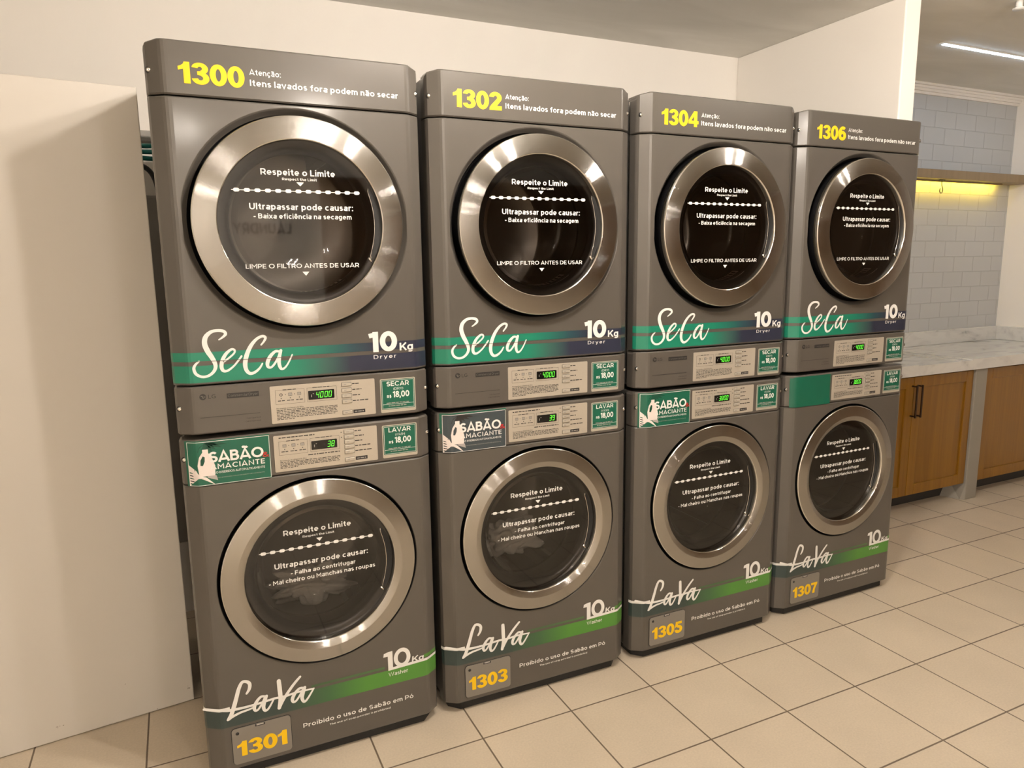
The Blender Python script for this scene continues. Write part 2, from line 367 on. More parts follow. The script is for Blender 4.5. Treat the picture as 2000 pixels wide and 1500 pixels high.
# --- lettering: a geometric sans drawn as strokes ----------------------------
def arc(cx, cy, rx, ry, a0, a1, n=14):
    return [(cx + rx * math.cos(math.radians(a0 + (a1 - a0) * k / n)), cy + ry * math.sin(math.radians(a0 + (a1 - a0) * k / n))) for k in range(n + 1)]
def glyph(ch, w):
    """strokes (centre lines) and width of a character; capital height is 1, stroke width w"""
    h = w / 2; X = 0.74; AS = 1.03; DS = -0.25; T = 1 - h; xm = X / 2
    O = lambda W_, H_, y0=0.0: arc(W_ / 2, y0 + H_ / 2, W_ / 2 - h, H_ / 2 - h, 90, 450, 28)
    def ess(W_, H_, e0=28, e1=-152):
        m = H_ * 0.51; u = (m + H_ - h) / 2; l = (m + h) / 2
        return arc(W_ / 2, u, W_ / 2 - h, H_ - h - u, e0, 262, 16) + arc(W_ / 2, l, W_ / 2 - h, m - l, 82, e1, 16)
    acc = {'\u00e3': ('a', 'til'), '\u00ea': ('e', 'cir'), '\u00f3': ('o', 'acu'), '\u00e7': ('c', 'ced'), '\u00c3': ('A', 'til'), '\u00c9': ('E', 'acu'), '\u00c1': ('A', 'acu')}
    if ch in acc:
        base, k = acc[ch]; s, W_ = glyph(base, w); c = W_ / 2; y = (X if base.islower() else 1.0) + 0.06
        if k == 'til': s = s + [[(c - .20, y + .03), (c - .12, y + .10), (c - .03, y + .09), (c + .05, y + .05), (c + .13, y + .05), (c + .20, y + .12)]]
        if k == 'cir': s = s + [[(c - .17, y + .02), (c, y + .17), (c + .17, y + .02)]]
        if k == 'acu': s = s + [[(c - .05, y + .02), (c + .10, y + .19)]]
        if k == 'ced': s = s + [[(c, 0), (c + .07, -.09), (c + .02, -.17), (c - .10, -.17)]]
        return s, W_
    g = {}
    if ch == ' ': return [], 0.30
    if ch == 'A': return [[(h * .6, 0), (.43, 1 - h * .2), (.86 - h * .6, 0)], [(.17, .25), (.69, .25)]], .86
    if ch == 'B': return [[(h, h), (.40, h)] + arc(.40, (h + .53) / 2, .30 - h, (.53 - h) / 2, -90, 90, 12) + [(h, .53)], [(h, .53), (.37, .53)] + arc(.37, (T + .53) / 2, .28 - h, (T - .53) / 2, -90, 90, 12) + [(h, T)], [(h, 0), (h, 1)]], .70
    if ch == 'C': return [arc(.48, .5, .48 - h, .5 - h, 45, 315, 26)], .84
    if ch == 'D': return [[(h, h), (.36, h)] + arc(.36, .5, .46 - h, .5 - h, -90, 90, 18) + [(h, T)], [(h, 0), (h, 1)]], .82
    if ch == 'E': return [[(.60, T), (h, T), (h, h), (.62, h)], [(h, .5), (.55, .5)]], .62
    if ch == 'F': return [[(.60, T), (h, T), (h, 0)], [(h, .47), (.55, .47)]], .60
    if ch == 'G': return [arc(.49, .5, .49 - h, .5 - h, 45, 322, 26) + [(.91 - h, .20), (.91 - h, .50 - h), (.50, .50 - h)]], .91
    if ch == 'H': return [[(h, 0), (h, 1)], [(.76 - h, 0), (.76 - h, 1)], [(h, .5), (.76 - h, .5)]], .76
    if ch == 'I': return [[(h, 0), (h, 1)]], w
    if ch == 'K': return [[(h, 0), (h, 1)], [(.68, 1), (h, .32)], [(.32, .55), (.72 - h * .3, 0)]], .72
    if ch == 'L': return [[(h, 1), (h, h), (.56, h)]], .56
    if ch == 'M': return [[(h, 0), (h, 1 - h * .6), (.46, .38), (.92 - h, 1 - h * .6), (.92 - h, 0)]], .92
    if ch == 'N': return [[(h, 0), (h, 1 - h * .9), (.80 - h, h * .9), (.80 - h, 1)]], .80
    if ch == 'O': return [O(.98, 1)], .98
    if ch == 'P': return [[(h, 0), (h, T), (.38, T)] + arc(.38, (T + .36) / 2, .30 - h, (T - .36) / 2, 90, -90, 12) + [(h, .36)]], .68
    if ch == 'R': return [[(h, 0), (h, T), (.39, T)] + arc(.39, (T + .38) / 2, .31 - h, (T - .38) / 2, 90, -90, 12) + [(h, .38)], [(.40, .38), (.68 - h * .3, 0)]], .70
    if ch == 'S': return [ess(.66, 1)], .66
    if ch == 'T': return [[(0, T), (.66, T)], [(.33, T), (.33, 0)]], .66
    if ch == 'U': return [[(h, 1), (h, .38)] + arc(.38, .38, .38 - h, .38 - h, 180, 360, 14) + [(.76 - h, 1)]], .76
    if ch == 'V': return [[(h * .6, 1), (.42, h * .2), (.84 - h * .6, 1)]], .84
    if ch == 'W': return [[(h * .6, 1), (.32, h * .3), (.62, 1 - h * .4), (.92, h * .3), (1.24 - h * .6, 1)]], 1.24
    if ch == 'Y': return [[(h * .6, 1), (.39, .42), (.78 - h * .6, 1)], [(.39, .42), (.39, 0)]], .78
    if ch == 'a': return [[(.10, .62)] + arc(.30, X - .26, .26 - h * .35, .26 - h, 120, 10, 10)[0:] + [(.55 - h, .44), (.55 - h, 0)], arc(.275, .225, .275 - h, .225 - h, 0, 360, 22)], .56
    if ch == 'b': return [[(h, 0), (h, AS)], O2(h, .62, X, w)], .62
    if ch == 'c': return [arc(.32, xm, .32 - h, xm - h, 48, 312, 22)], .56
    if ch == 'd': return [[(.62 - h, 0), (.62 - h, AS)], O2(0, .62, X, w)], .62
    if ch == 'e': return [[(h, xm - .02), (.62 - h, xm - .02)] + arc(.31, xm, .31 - h, xm - h, 0, 312, 24)], .62
    if ch == 'f': return [[(.14 + h, 0), (.14 + h, .80)] + arc(.14 + h + .16, .80, .16, AS - h - .80, 180, 90, 7) + [(.42, AS - h)], [(0, X - h), (.40, X - h)]], .42
    if ch == 'g': return [[(.62 - h, X), (.62 - h, .0)] + arc(.31, .02, .31 - h, .27 - h, 0, -140, 12), O2(0, .62, X, w)], .62
    if ch == 'h': return [[(h, 0), (h, AS)], [(h, .40)] + arc(.29, .44, .29 - h, X - .44 - h, 180, 0, 12) + [(.58 - h, 0)]], .58
    if ch == 'i': return [[(h, 0), (h, X)], [(h, .87), (h, .87 + w * .95)]], w
    if ch == 'l': return [[(h, 0), (h, AS)]], w
    if ch == 'm': return [[(h, 0), (h, X)], [(h, .40)] + arc(.26, .44, .26 - h, X - .44 - h, 180, 0, 12) + [(.52 - h, 0)], [(.52 - h, .40)] + arc(.78 - w, .44, .26 - h, X - .44 - h, 180, 0, 12) + [(1.04 - w - h, 0)]], 1.04 - w
    if ch == 'n': return [[(h, 0), (h, X)], [(h, .40)] + arc(.29, .44, .29 - h, X - .44 - h, 180, 0, 12) + [(.58 - h, 0)]], .58
    if ch == 'o': return [arc(.33, xm, .33 - h, xm - h, 90, 450, 26)], .66
    if ch == 'p': return [[(h, DS), (h, X)], O2(h, .62, X, w)], .62
    if ch == 'r': return [[(h, 0), (h, X)], [(h, .42), (h + .06, .58), (.22, X - h), (.36, X - h * .9)]], .37
    if ch == 's': return [ess(.48, X)], .48
    if ch == 't': return [[(.13 + h, .94), (.13 + h, .22)] + arc(.13 + h + .14, .22, .14, .22 - h, 180, 270, 7) + [(.40, h + .01)], [(0, X - h), (.38, X - h)]], .40
    if ch == 'u': return [[(h, X), (h, .30)] + arc(.29, .30, .29 - h, .30 - h, 180, 360, 12) + [(.58 - h, X)], [(.58 - h, X), (.58 - h, 0)]], .58
    if ch == 'v': return [[(h * .6, X), (.30, h * .2), (.60 - h * .6, X)]], .60
    if ch == 'w': return [[(h * .6, X), (.23, h * .3), (.45, X - h * .4), (.67, h * .3), (.90 - h * .6, X)]], .90
    if ch == 'x': return [[(h * .5, 0), (.58 - h * .5, X)], [(h * .5, X), (.58 - h * .5, 0)]], .58
    if ch == 'y': return [[(h * .6, X), (.31, h * .4)], [(.60 - h * .6, X), (.31, h * .2), (.24, -.15), (.10, -.22 + h * .1)]], .60
    if ch == 'z': return [[(.02, X - h), (.48, X - h), (.05, h), (.50, h)]], .50
    if ch == '0': return [arc(.36, .5, .36 - h, .5 - h, 90, 450, 30)], .72
    if ch == '1': return [[(.02, .80), (.34, T - h * .2)], [(.40 - h, 0), (.40 - h, 1)]], .40
    if ch == '2': return [arc(.33, .69, .33 - h, .31 - h, 165, -25, 14) + [(.12, h), (.09, h), (.66, h)]], .66
    if ch == '3': return [arc(.32, .745 - h * .25, .30 - h, .255 - h * .75, 160, -88, 14), arc(.32, .27 + h * .25, .34 - h, .27 - h * .75, 88, -162, 14)], .67
    if ch == '4': return [[(.54, .26), (h * .4, .26), (.46, 1 - h * .3)], [(.52, 0), (.52, 1)], [(.40, .26), (.72, .26)]], .73
    if ch == '5': return [[(.60, T), (.15, T), (.11, .50)] + arc(.34, .33, .33 - h, .33 - h, 128, -155, 18)], .68
    if ch == '6': return [arc(.36, .33, .36 - h, .33 - h, 90, 450, 24), arc(.39, .46, .39 - h, .54 - h, 178, 62, 14)], .72
    if ch == '7': return [[(0, T), (.64 - h * .4, T), (.60 - h * .5, .84), (.36, .42), (.26, 0)]], .66
    if ch == '8': return [arc(.34, .27 + h * .2, .34 - h, .27 - h * .8, 90, 450, 24), arc(.34, .76 - h * .2, .30 - h, .24 - h * .8, 90, 450, 24)], .68
    if ch == '9': return [arc(.36, .67, .36 - h, .33 - h, 90, 450, 24), arc(.33, .54, .39 - h, .54 - h, -2, -118, 14)], .72
    if ch == ':': return [[(h, 0), (h, w * 1.05)], [(h, X - w * 1.05), (h, X)]], w
    if ch == ',': return [[(h, w), (h, 0), (h * .3, -.16)]], w
    if ch == '-': return [[(0, .36), (.34, .36)]], .34
    if ch == '(': return [arc(.42, .42, .36, .60, 125, 235, 10)], .22
    if ch == ')': return [arc(-.20, .42, .36, .60, -55, 55, 10)], .22
    if ch == '$': return [ess(.62, 1), [(.31, -.14), (.31, 1.14)]], .62
    if ch == '&': return [[(.78, .02), (.16, .72)] + arc(.33, .79, .20 - h * .4, .21 - h, 200, -35, 14) + [(.14, .42)] + arc(.30, .26, .30 - h, .26 - h, 140, 330, 16) + [(.74, .46)]], .80
    return [], 0.3
def O2(x0, W_, X, w):
    h = w / 2
    return arc(x0 + (W_ - (h if x0 > 0 else 0)) / 2 - (0 if x0 else 0), X / 2, (W_ - (h if x0 > 0 else 0)) / 2 - h * (1 if x0 == 0 else .5), X / 2 - h, 0, 360, 24) if x0 == 0 else arc(W_ / 2, X / 2, W_ / 2 - h, X / 2 - h, 0, 360, 24)
def ribbon(pts, w):
    """mitred ribbon along a polyline, as (verts, quads)"""
    P = [pts[0]]
    for p in pts[1:]:
        if math.hypot(p[0] - P[-1][0], p[1] - P[-1][1]) > 1e-5: P.append(p)
    if len(P) < 2: return [], []
    closed = math.hypot(P[0][0] - P[-1][0], P[0][1] - P[-1][1]) < 1e-4 and len(P) > 4
    if closed: P = P[:-1]
    n = len(P); V = []
    for i in range(n):
        p = P[i]
        a = P[i - 1] if (i > 0 or closed) else None; b = P[(i + 1) % n] if (i < n - 1 or closed) else None
        d = []
        for q, r in ((a, p), (p, b)):
            if q is None or r is None: continue
            l = math.hypot(r[0] - q[0], r[1] - q[1]); d.append(((r[0] - q[0]) / l, (r[1] - q[1]) / l))
        if len(d) == 1: nx, ny, k = -d[0][1], d[0][0], 1.0
        else:
            nx, ny = -(d[0][1] + d[1][1]), d[0][0] + d[1][0]; l = math.hypot(nx, ny)
            if l < 1e-3: nx, ny, k = -d[0][1], d[0][0], 1.0
            else:
                nx /= l; ny /= l; k = min(1.8, 1.0 / max(0.2, nx * -d[0][1] + ny * d[0][0]))
        V += [(p[0] + nx * w / 2 * k, p[1] + ny * w / 2 * k), (p[0] - nx * w / 2 * k, p[1] - ny * w / 2 * k)]
    m = n if closed else n - 1
    return V, [(2 * i, 2 * i + 1, (2 * i + 3) % (2 * n), (2 * i + 2) % (2 * n)) for i in range(m)]
TXT = {}
def text2d(body, w, gap):
    key = (body, w, gap)
    if key not in TXT:
        V = []; F = []; x = 0.0; L = []; k = 0
        for ch in body:
            st, adv = glyph(ch, w)
            for s in st:
                v, f = ribbon(s, w); o = len(V); k += 1; L += [k % 7] * len(v)
                V += [(a + x, b) for a, b in v]; F += [tuple(i + o for i in q) for q in f]
            x += adv + (gap if ch != ' ' else 0.0)
        TXT[key] = (V, F, L)
    return TXT[key]
def letter(mb, body, x0, x1, zb, zt, y, m, w=0.15, gap=0.13, pos=None, slant=0.0):
    """lettering from x0 to x1, baseline zb, capital height up to zt, lying at depth y (or mapped by pos(x,z))"""
    v, f, ly = text2d(body, w, gap)
    xs = [p[0] for p in v]; a, b = min(xs), max(xs); out = []
    for (px, py), k in zip(v, ly):
        z = zb + py * (zt - zb); x = x0 + (px - a) / (b - a) * (x1 - x0) + slant * (z - zb)
        q = (x, y, z) if pos is None else pos(x, z)
        out.append((q[0], q[1] - 2.5e-5 * k, q[2]))
    mb.add(out, f, m)
def catmull(pts, n=7):
    out = []; P = [pts[0]] + list(pts) + [pts[-1]]
    for i in range(1, len(P) - 2):
        p0, p1, p2, p3 = P[i - 1], P[i], P[i + 1], P[i + 2]
        for k in range(n):
            t = k / n
            out.append(tuple(0.5 * ((2 * p1[d]) + (-p0[d] + p2[d]) * t + (2 * p0[d] - 5 * p1[d] + 4 * p2[d] - p3[d]) * t * t + (-p0[d] + 3 * p1[d] - 3 * p2[d] + p3[d]) * t ** 3) for d in range(len(p1))))
    out.append(tuple(pts[-1])); return out
def brush(mb, pts, y, m):
    """a painted stroke: points (x, z, width) -> flat ribbon with round ends"""
    P = catmull(pts); L = []; R = []
    for i, (x, z, wd) in enumerate(P):
        a = P[max(i - 1, 0)]; b = P[min(i + 1, len(P) - 1)]
        tx, tz = b[0] - a[0], b[1] - a[1]; l = math.hypot(tx, tz) or 1e-9
        nx, nz = -tz / l, tx / l
        L.append((x + nx * wd / 2, y, z + nz * wd / 2)); R.append((x - nx * wd / 2, y, z - nz * wd / 2))
    n = len(P); vs = L + R
    mb.add(vs, [(i, i + 1, n + i + 1, n + i) for i in range(n - 1)], m)
    for (x, z, wd) in (P[0], P[-1]):
        k = 12
        mb.poly([(x + wd / 2 * math.cos(2 * PI * q / k), y - 2.2e-5, z + wd / 2 * math.sin(2 * PI * q / k)) for q in range(k)], m)

# ------------------------------------------------------------------ the washing machines and dryers
W = 0.686; A = 0.042; D = 0.0293          # width, crease inset, depth of the canted corner
CX = 0.343
Z_T, Z_S1, Z_S2, Z_S3, Z_S4, Z_B = 1.9905, 1.8611, 1.1467, 1.0173, 0.8797, 0.0351
Z_WT = 1.0035                             # top of the washer
DEPTH = 0.75
def prof(off=0.0, ya=0.07):
    """plan outline of a front panel from left to right, softened at the creases, pushed out by off"""
    c = []
    r = 0.004
    pts = [(0.0, ya), (0.0, D + 0.010), (0.0012, D + 0.004), (0.005, D - 0.0045), (A - 0.010, 0.0055), (A - 0.003, 0.0016), (A + 0.004, 0.0003), (A + 0.012, 0.0)]
    for x, y in pts:
        c.append((x, y))
    full = c + [(W - x, y) for x, y in reversed(c)]
    if off == 0: return full
    out = []
    for i, (x, y) in enumerate(full):
        a = full[max(i - 1, 0)]; b = full[min(i + 1, len(full) - 1)]
        tx, ty = b[0] - a[0], b[1] - a[1]; l = math.hypot(tx, ty)
        out.append((x + ty / l * off, y - tx / l * off))
    return out
def surf_y(x):
    """depth of the panel surface at local x"""
    p = [q for q in prof() if True]
    for (x0, y0), (x1, y1) in zip(p, p[1:]):
        if x0 <= x <= x1 and x1 > x0: return y0 + (y1 - y0) * (x - x0) / (x1 - x0)
    return D
def wrap_pos(off):
    return lambda x, z: (x, surf_y(x) - off, z)
def panel(mb, z0, z1, m, hole=None, round_top=0.0, edge=0.003):
    """bent front panel between z0 and z1 with softened top/bottom edges; hole=(cx,cz,r)"""
    P = prof(); n = len(P)
    zs = [(z0, edge), (z0 + edge, 0.0), (z1 - edge, 0.0), (z1, edge)]
    if hole is None:
        def ztop(x, z):
            if round_top and z > z1 - edge * 1.5:
                d = min(x, W - x)
                if d < round_top: return z - (round_top - math.sqrt(max(0, round_top ** 2 - (round_top - d) ** 2)))
            return z
        rows = []
        for z, inn in zs:
            rows.append([(x + (inn * 0.6 if x < CX else -inn * 0.6) * (1 if (x < 0.01 or x > W - 0.01) else 0), y + inn, ztop(x, z)) for x, y in P])
        vs = [p for r in rows for p in r]
        fs = [(k * n + i, k * n + i + 1, (k + 1) * n + i + 1, (k + 1) * n + i) for k in range(3) for i in range(n - 1)]
        mb.add(vs, fs, m, False)
        # closing faces back to the cabinet at top and bottom
        for row, s in ((rows[0], 1), (rows[-1], -1)):
            b = [(x, 0.07, z) for x, y, z in row]
            mb.add(row + b, [((i, n + i, n + i + 1, i + 1) if s > 0 else (i, i + 1, n + i + 1, n + i)) for i in range(n - 1)], m)
        return
    cx, cz, r = hole
    h = len(P) // 2
    left = P[:h]; right = P[h:]
    for seg in (left, right):
        k = len(seg); rows = []
        for z, inn in zs: rows.append([(x, y + inn, z) for x, y in seg])
        vs = [p for rr in rows for p in rr]
        mb.add(vs, [(a * k + i, a * k + i + 1, (a + 1) * k + i + 1, (a + 1) * k + i) for a in range(3) for i in range(k - 1)], m)
        for row, s in ((rows[0], 1), (rows[-1], -1)):
            b = [(x, 0.07, z) for x, y, z in row]
            mb.add(row + b, [((i, k + i, k + i + 1, i + 1) if s > 0 else (i, i + 1, k + i + 1, k + i)) for i in range(k - 1)], m)
    xl, xr = left[-1][0], right[0][0]; zb, zt = z0 + edge, z1 - edge
    # flat middle with a round hole
    N = 96; angs = [2 * PI * i / N for i in range(N)]
    for px, pz in ((xl, zb), (xl, zt), (xr, zb), (xr, zt)): angs.append(math.atan2(px - cx, pz - cz) % (2 * PI))
    angs = sorted(set(round(a, 7) for a in angs)); inn, outv = [], []
    for a in angs:
        s, c = math.sin(a), math.cos(a)
        inn.append((cx + r * s, 0.0, cz + r * c))
        t = 1e9
        if s > 1e-9: t = min(t, (xr - cx) / s)
        if s < -1e-9: t = min(t, (xl - cx) / s)
        if c > 1e-9: t = min(t, (zt - cz) / c)
        if c < -1e-9: t = min(t, (zb - cz) / c)
        outv.append((cx + t * s, 0.0, cz + t * c))
    k = len(angs)
    mb.add(inn + outv, [(i, k + i, k + (i + 1) % k, (i + 1) % k) for i in range(k)], m)
    for za, zc in ((zb, z0), (zt, z1)):
        mb.add([(xl, 0, za), (xr, 0, za), (xr, edge, zc), (xl, edge, zc), (xr, 0.07, zc), (xl, 0.07, zc)], [(0, 1, 2, 3), (3, 2, 4, 5)], m)
def wrap_strip(mb, z0, z1, off, m, x0=0.0, x1=W):
    """sticker that follows the bent panel"""
    P = [p for p in prof(off) if True][1:-1]
    xs = [(max(p[0], -off), p[1]) for p in P]
    xs = [q for q in xs if x0 - 0.001 <= q[0] <= x1 + 0.001]
    if x0 > 0: xs = [(x0, surf_y(x0) - off)] + [q for q in xs if q[0] > x0 + 1e-4]
    if x1 < W: xs = [q for q in xs if q[0] < x1 - 1e-4] + [(x1, surf_y(x1) - off)]
    n = len(xs); vs = [(x, y, z0) for x, y in xs] + [(x, y, z1) for x, y in xs]
    mb.add(vs, [(i, i + 1, n + i + 1, n + i) for i in range(n - 1)], m)
def rect(mb, x0, x1, z0, z1, y, m):
    mb.add([(x0, y, z0), (x1, y, z0), (x1, y, z1), (x0, y, z1)], [(0, 1, 2, 3)], m)
def frame(mb, x0, x1, z0, z1, t, y, m):
    rect(mb, x0, x1, z0, z0 + t, y, m); rect(mb, x0, x1, z1 - t, z1, y, m)
    rect(mb, x0, x0 + t, z0, z1, y, m); rect(mb, x1 - t, x1, z0, z1, y, m)
def rrect(x0, x1, z0, z1, r, n=5):
    p = []
    for cx_, cz_, a0 in ((x1 - r, z1 - r, 0), (x0 + r, z1 - r, 90), (x0 + r, z0 + r, 180), (x1 - r, z0 + r, 270)):
        for k in range(n + 1):
            a = math.radians(a0 + 90 * k / n); p.append((cx_ + r * math.cos(a), cz_ + r * math.sin(a)))
    return p
def slab(mb, outline, y0, y1, m):
    """plate with the given (x,z) outline between depth y0 (front) and y1"""
    n = len(outline)
    mb.add([(x, y0, z) for x, z in outline] + [(x, y1, z) for x, z in outline],
           [tuple(range(n))[::-1]] + [(i, (i + 1) % n, n + (i + 1) % n, n + i) for i in range(n)], m)
def tinytext(mb, x0, x1, z, h, y, m, seed, fill=0.8):
    """a line of print too small to read: word-length dashes"""
    rn = random.Random(seed); x = x0
    while x < x1 - 0.002:
        wd = rn.uniform(0.004, 0.014); e = min(x + wd, x1)
        rect(mb, x, e, z, z + h, y, m); x = e + 0.0022
SEG7 = {'0': 'abcdef', '1': 'bc', '2': 'abged', '3': 'abgcd', '4': 'fgbc', '5': 'afgcd', '6': 'afgcde', '7': 'abc', '8': 'abcdefg', '9': 'abcdfg'}
def seven(mb, ch, x, z, wd, h, y, m):
    t = wd * 0.2; sl = 0.16
    def q(xa, xb, za, zb):
        mb.add([(x + xa + sl * za, y, z + za), (x + xb + sl * za, y, z + za), (x + xb + sl * zb, y, z + zb), (x + xa + sl * zb, y, z + zb)], [(0, 1, 2, 3)], m)
    g = t * 0.25
    S = {'a': (t * .6, wd - t * .6, h - t, h), 'g': (t * .6, wd - t * .6, h / 2 - t / 2, h / 2 + t / 2), 'd': (t * .6, wd - t * .6, 0, t),
         'f': (0, t, h / 2 + g, h - g), 'b': (wd - t, wd, h / 2 + g, h - g), 'e': (0, t, g, h / 2 - g), 'c': (wd - t, wd, g, h / 2 - g)}
    for s in SEG7[ch]: q(*S[s])

CACHE = {}
def part(name, key, fn, parent, label=None):
    """a part whose mesh is shared by all machines of a kind"""
    if key not in CACHE:
        mb = MB(); fn(mb); CACHE[key] = mb.mesh(name)
    o = link(name, CACHE[key], parent)
    if label: o['label'] = label
    return o

def p_screw(x, z):
    def f(mb):
        y = surf_y(x)
        mb.revolve([(0.0075, y + 0.004), (0.0072, y - 0.0006), (0.006, y - 0.0004)], x, z, M['gap'], 16)
        mb.revolve([(0.0055, y + 0.002), (0.005, y - 0.0016), (0.0035, y - 0.0026), (0.0014, y - 0.0030), (0.0001, y - 0.0016)], x, z, M['screwm'], 16)
    return f
SCR = 0.009
def door_ring_dryer(mb):
    cz = Z_D
    mb.revolve([(0.2695, -0.008), (0.2705, -0.020), (0.2700, -0.0265), (0.2675, -0.0285)], CX, cz, M['chrome'], 128)
    mb.revolve([(0.2675, -0.0285), (0.2655, -0.0292), (0.215, -0.0335), (0.2125, -0.0335)], CX, cz, M['steel'], 128)
    mb.revolve([(0.2125, -0.0335), (0.2105, -0.0325), (0.2098, -0.026), (0.209, -0.019)], CX, cz, M['chrome'], 128)
def door_body(yb, r, cz):
    def f(mb):
        mb.revolve([(r, yb), (r - 0.002, 0.045), (0.2, 0.05)], CX, cz, M['black'], 96)
    return f
def door_ring_washer(mb):
    cz = Z_W
    mb.revolve([(0.2745, 0.006), (0.2752, -0.002), (0.2742, -0.0055), (0.2725, -0.0066)], CX, cz, M['chrome'], 128)
    mb.revolve([(0.2725, -0.0066), (0.2710, -0.007), (0.2330, -0.0125)], CX, cz, M['steel'], 128)
    mb.revolve([(0.2330, -0.0125), (0.2310, -0.0122), (0.2150, -0.0055), (0.2140, -0.0050)], CX, cz, M['steel'], 128)
    mb.revolve([(0.2140, -0.0050), (0.2125, -0.0035), (0.2118, 0.004), (0.211, 0.016)], CX, cz, M['chrome'], 128)
Z_D = 1.5605; Z_W = 0.5815
def p_glass(y, cz):
    def f(mb):
        mb.revolve([(0.2105, y), (0.0001, y)], CX, cz, M['glass'], 96, False)
    return f
def p_bowl(y, cz):
    def f(mb):
        mb.revolve([(0.176, y + 0.012), (0.170, y + 0.04), (0.156, y + 0.10), (0.146, y + 0.125), (0.125, y + 0.135), (0.0001, y + 0.128)], CX, cz, M['bowl'], 72)
    return f
def p_surround(y, cz):
    """opaque black border behind the glass and the dark throat behind it"""
    def f(mb):
        mb.revolve([(0.2102, y + 0.002), (0.194, y + 0.003), (0.186, y + 0.010), (0.180, y + 0.03)], CX, cz, M['black'], 96)
        mb.revolve([(0.180, y + 0.03), (0.188, y + 0.09), (0.200, y + 0.12)], CX, cz, M['gap'], 96)
    return f
def p_drum(y, cz, filt):
    def f(mb):
        mb.revolve([(0.196, y + 0.125), (0.262, y + 0.135), (0.265, y + 0.15), (0.265, y + 0.50), (0.245, y + 0.52), (0.10, y + 0.525), (0.0001, y + 0.51)], CX, cz, M['drum'], 72)
        for k in range(3):
            a = 0.5 + 2 * PI * k / 3
            c, s = math.cos(a), math.sin(a)
            vs = []
            for yy in (y + 0.16, y + 0.48):
                for rr, tt in ((0.264, -0.035), (0.222, -0.010), (0.222, 0.010), (0.264, 0.035)):
                    vs.append((CX + rr * s + tt * c, yy, cz + rr * c - tt * s))
            mb.add(vs, [(0, 1, 5, 4), (1, 2, 6, 5), (2, 3, 7, 6), (0, 3, 2, 1), (4, 5, 6, 7)], M['drum'])
    return f
def p_lint(mb):
    """lint filter grille at the lower lip of the dryer opening"""
    cz = Z_D; y = -0.02
    n = 16
    def P(a, r, yy): return (CX + r * math.sin(a), yy, cz + r * math.cos(a))
    a0, a1 = PI - 0.62, PI + 0.62
    for k in range(n):
        b0 = a0 + (a1 - a0) * (k + 0.12) / n; b1 = a0 + (a1 - a0) * (k + 0.62) / n
        mb.add([P(b0, 0.183, y + 0.02), P(b1, 0.183, y + 0.02), P(b1, 0.181, y + 0.075), P(b0, 0.181, y + 0.075)], [(0, 1, 2, 3)], M['jug'])
    for yy in (y + 0.018, y + 0.046, y + 0.074):
        vs = []; m = 24
        for k in range(m + 1):
            a = a0 + (a1 - a0) * k / m; vs += [P(a, 0.1835 - (yy - y) * .02, yy), P(a, 0.1835 - (yy - y) * .02, yy + 0.006)]
        mb.add(vs, [(2 * k, 2 * k + 1, 2 * k + 3, 2 * k + 2) for k in range(m)], M['jug'])
def p_handle(y, cz, a0, a1):
    def f(mb):
        N = 24; ro, ri = 0.2075, 0.189
        def P(a, r, yy): return (CX + r * math.sin(a), yy, cz + r * math.cos(a))
        angs = [math.radians(a0 + (a1 - a0) * k / N) for k in range(N + 1)]
        vs = []
        for k, a in enumerate(angs):
            t = k / N; e = math.sin(PI * min(1, max(0, t))) ** 0.35
            mid = (ro + ri) / 2 + 0.003; hw = (ro - ri) / 2 * e
            vs += [P(a, mid - hw, y - 0.0012), P(a, mid + hw, y - 0.0012)]
        mb.add(vs, [(2 * k, 2 * k + 1, 2 * k + 3, 2 * k + 2) for k in range(N)], M['gap'])
        pts = [Vector(P(a, ((ro + ri) / 2 + 0.003) - (ro - ri) / 2 * (math.sin(PI * k / N) ** 0.35) - 0.001, y - 0.0016)) for k, a in enumerate(angs)]
        mb.tube(pts, 0.0009, M['chrome'], 6)
        mb.tube([P(angs[-1] + 0.0, ri + 0.004, y - 0.002), P(angs[-1] + 0.03, ro - 0.003, y - 0.002)], 0.0028, M['chrome'], 8)
    return f
def p_recess_dryer(mb):
    cz = Z_D
    mb.revolve([(0.2935, 0.0), (0.2915, 0.0008), (0.2885, 0.004), (0.283, 0.013), (0.2785, 0.0175)], CX, cz, M['paint'], 128)
    mb.revolve([(0.2785, 0.0175), (0.276, 0.03), (0.262, 0.05), (0.19, 0.055)], CX, cz, M['gap'], 96)
def p_recess_washer(mb):
    cz = Z_W
    mb.revolve([(0.2845, 0.0), (0.2835, 0.0006), (0.2825, 0.003)], CX, cz, M['paint'], 128)
    mb.revolve([(0.2825, 0.003), (0.281, 0.03), (0.262, 0.05), (0.19, 0.055)], CX, cz, M['gap'], 96)

# -- lettering and stickers
def chain(mb, x0, x1, z, y):
    """a drawn chain: oval links joined by thin bars"""
    n = 13; p = (x1 - x0 - 0.016) / (n - 1)
    rect(mb, x0 - 0.004, x1, z - 0.0009, z + 0.0009, y, M['white_ink'])
    for k in range(n):
        c = x0 + 0.008 + p * k
        mb.poly([(x, y - 0.0002, zz) for x, zz in rrect(c - 0.0075, c + 0.0075, z - 0.0046, z + 0.0046, 0.0044)][::-1], M['white_ink'])
def tri(mb, cx, zt, zb, hw, y):
    mb.poly([(cx - hw, y, zt), (cx, y, zb), (cx + hw, y, zt)], M['white_ink'])
def p_limit_dryer(mb):
    y = -0.0212; m = M['white_ink']
    letter(mb, 'Respeite o Limite', 0.245, 0.433, 1.681, 1.6965, y, m, 0.165)
    letter(mb, 'Respect the Limit', 0.297, 0.385, 1.6685, 1.6750, y, m, 0.165)
    tri(mb, 0.342, 1.6645, 1.6545, 0.0095, y)
    chain(mb, 0.176, 0.497, 1.6415, y)
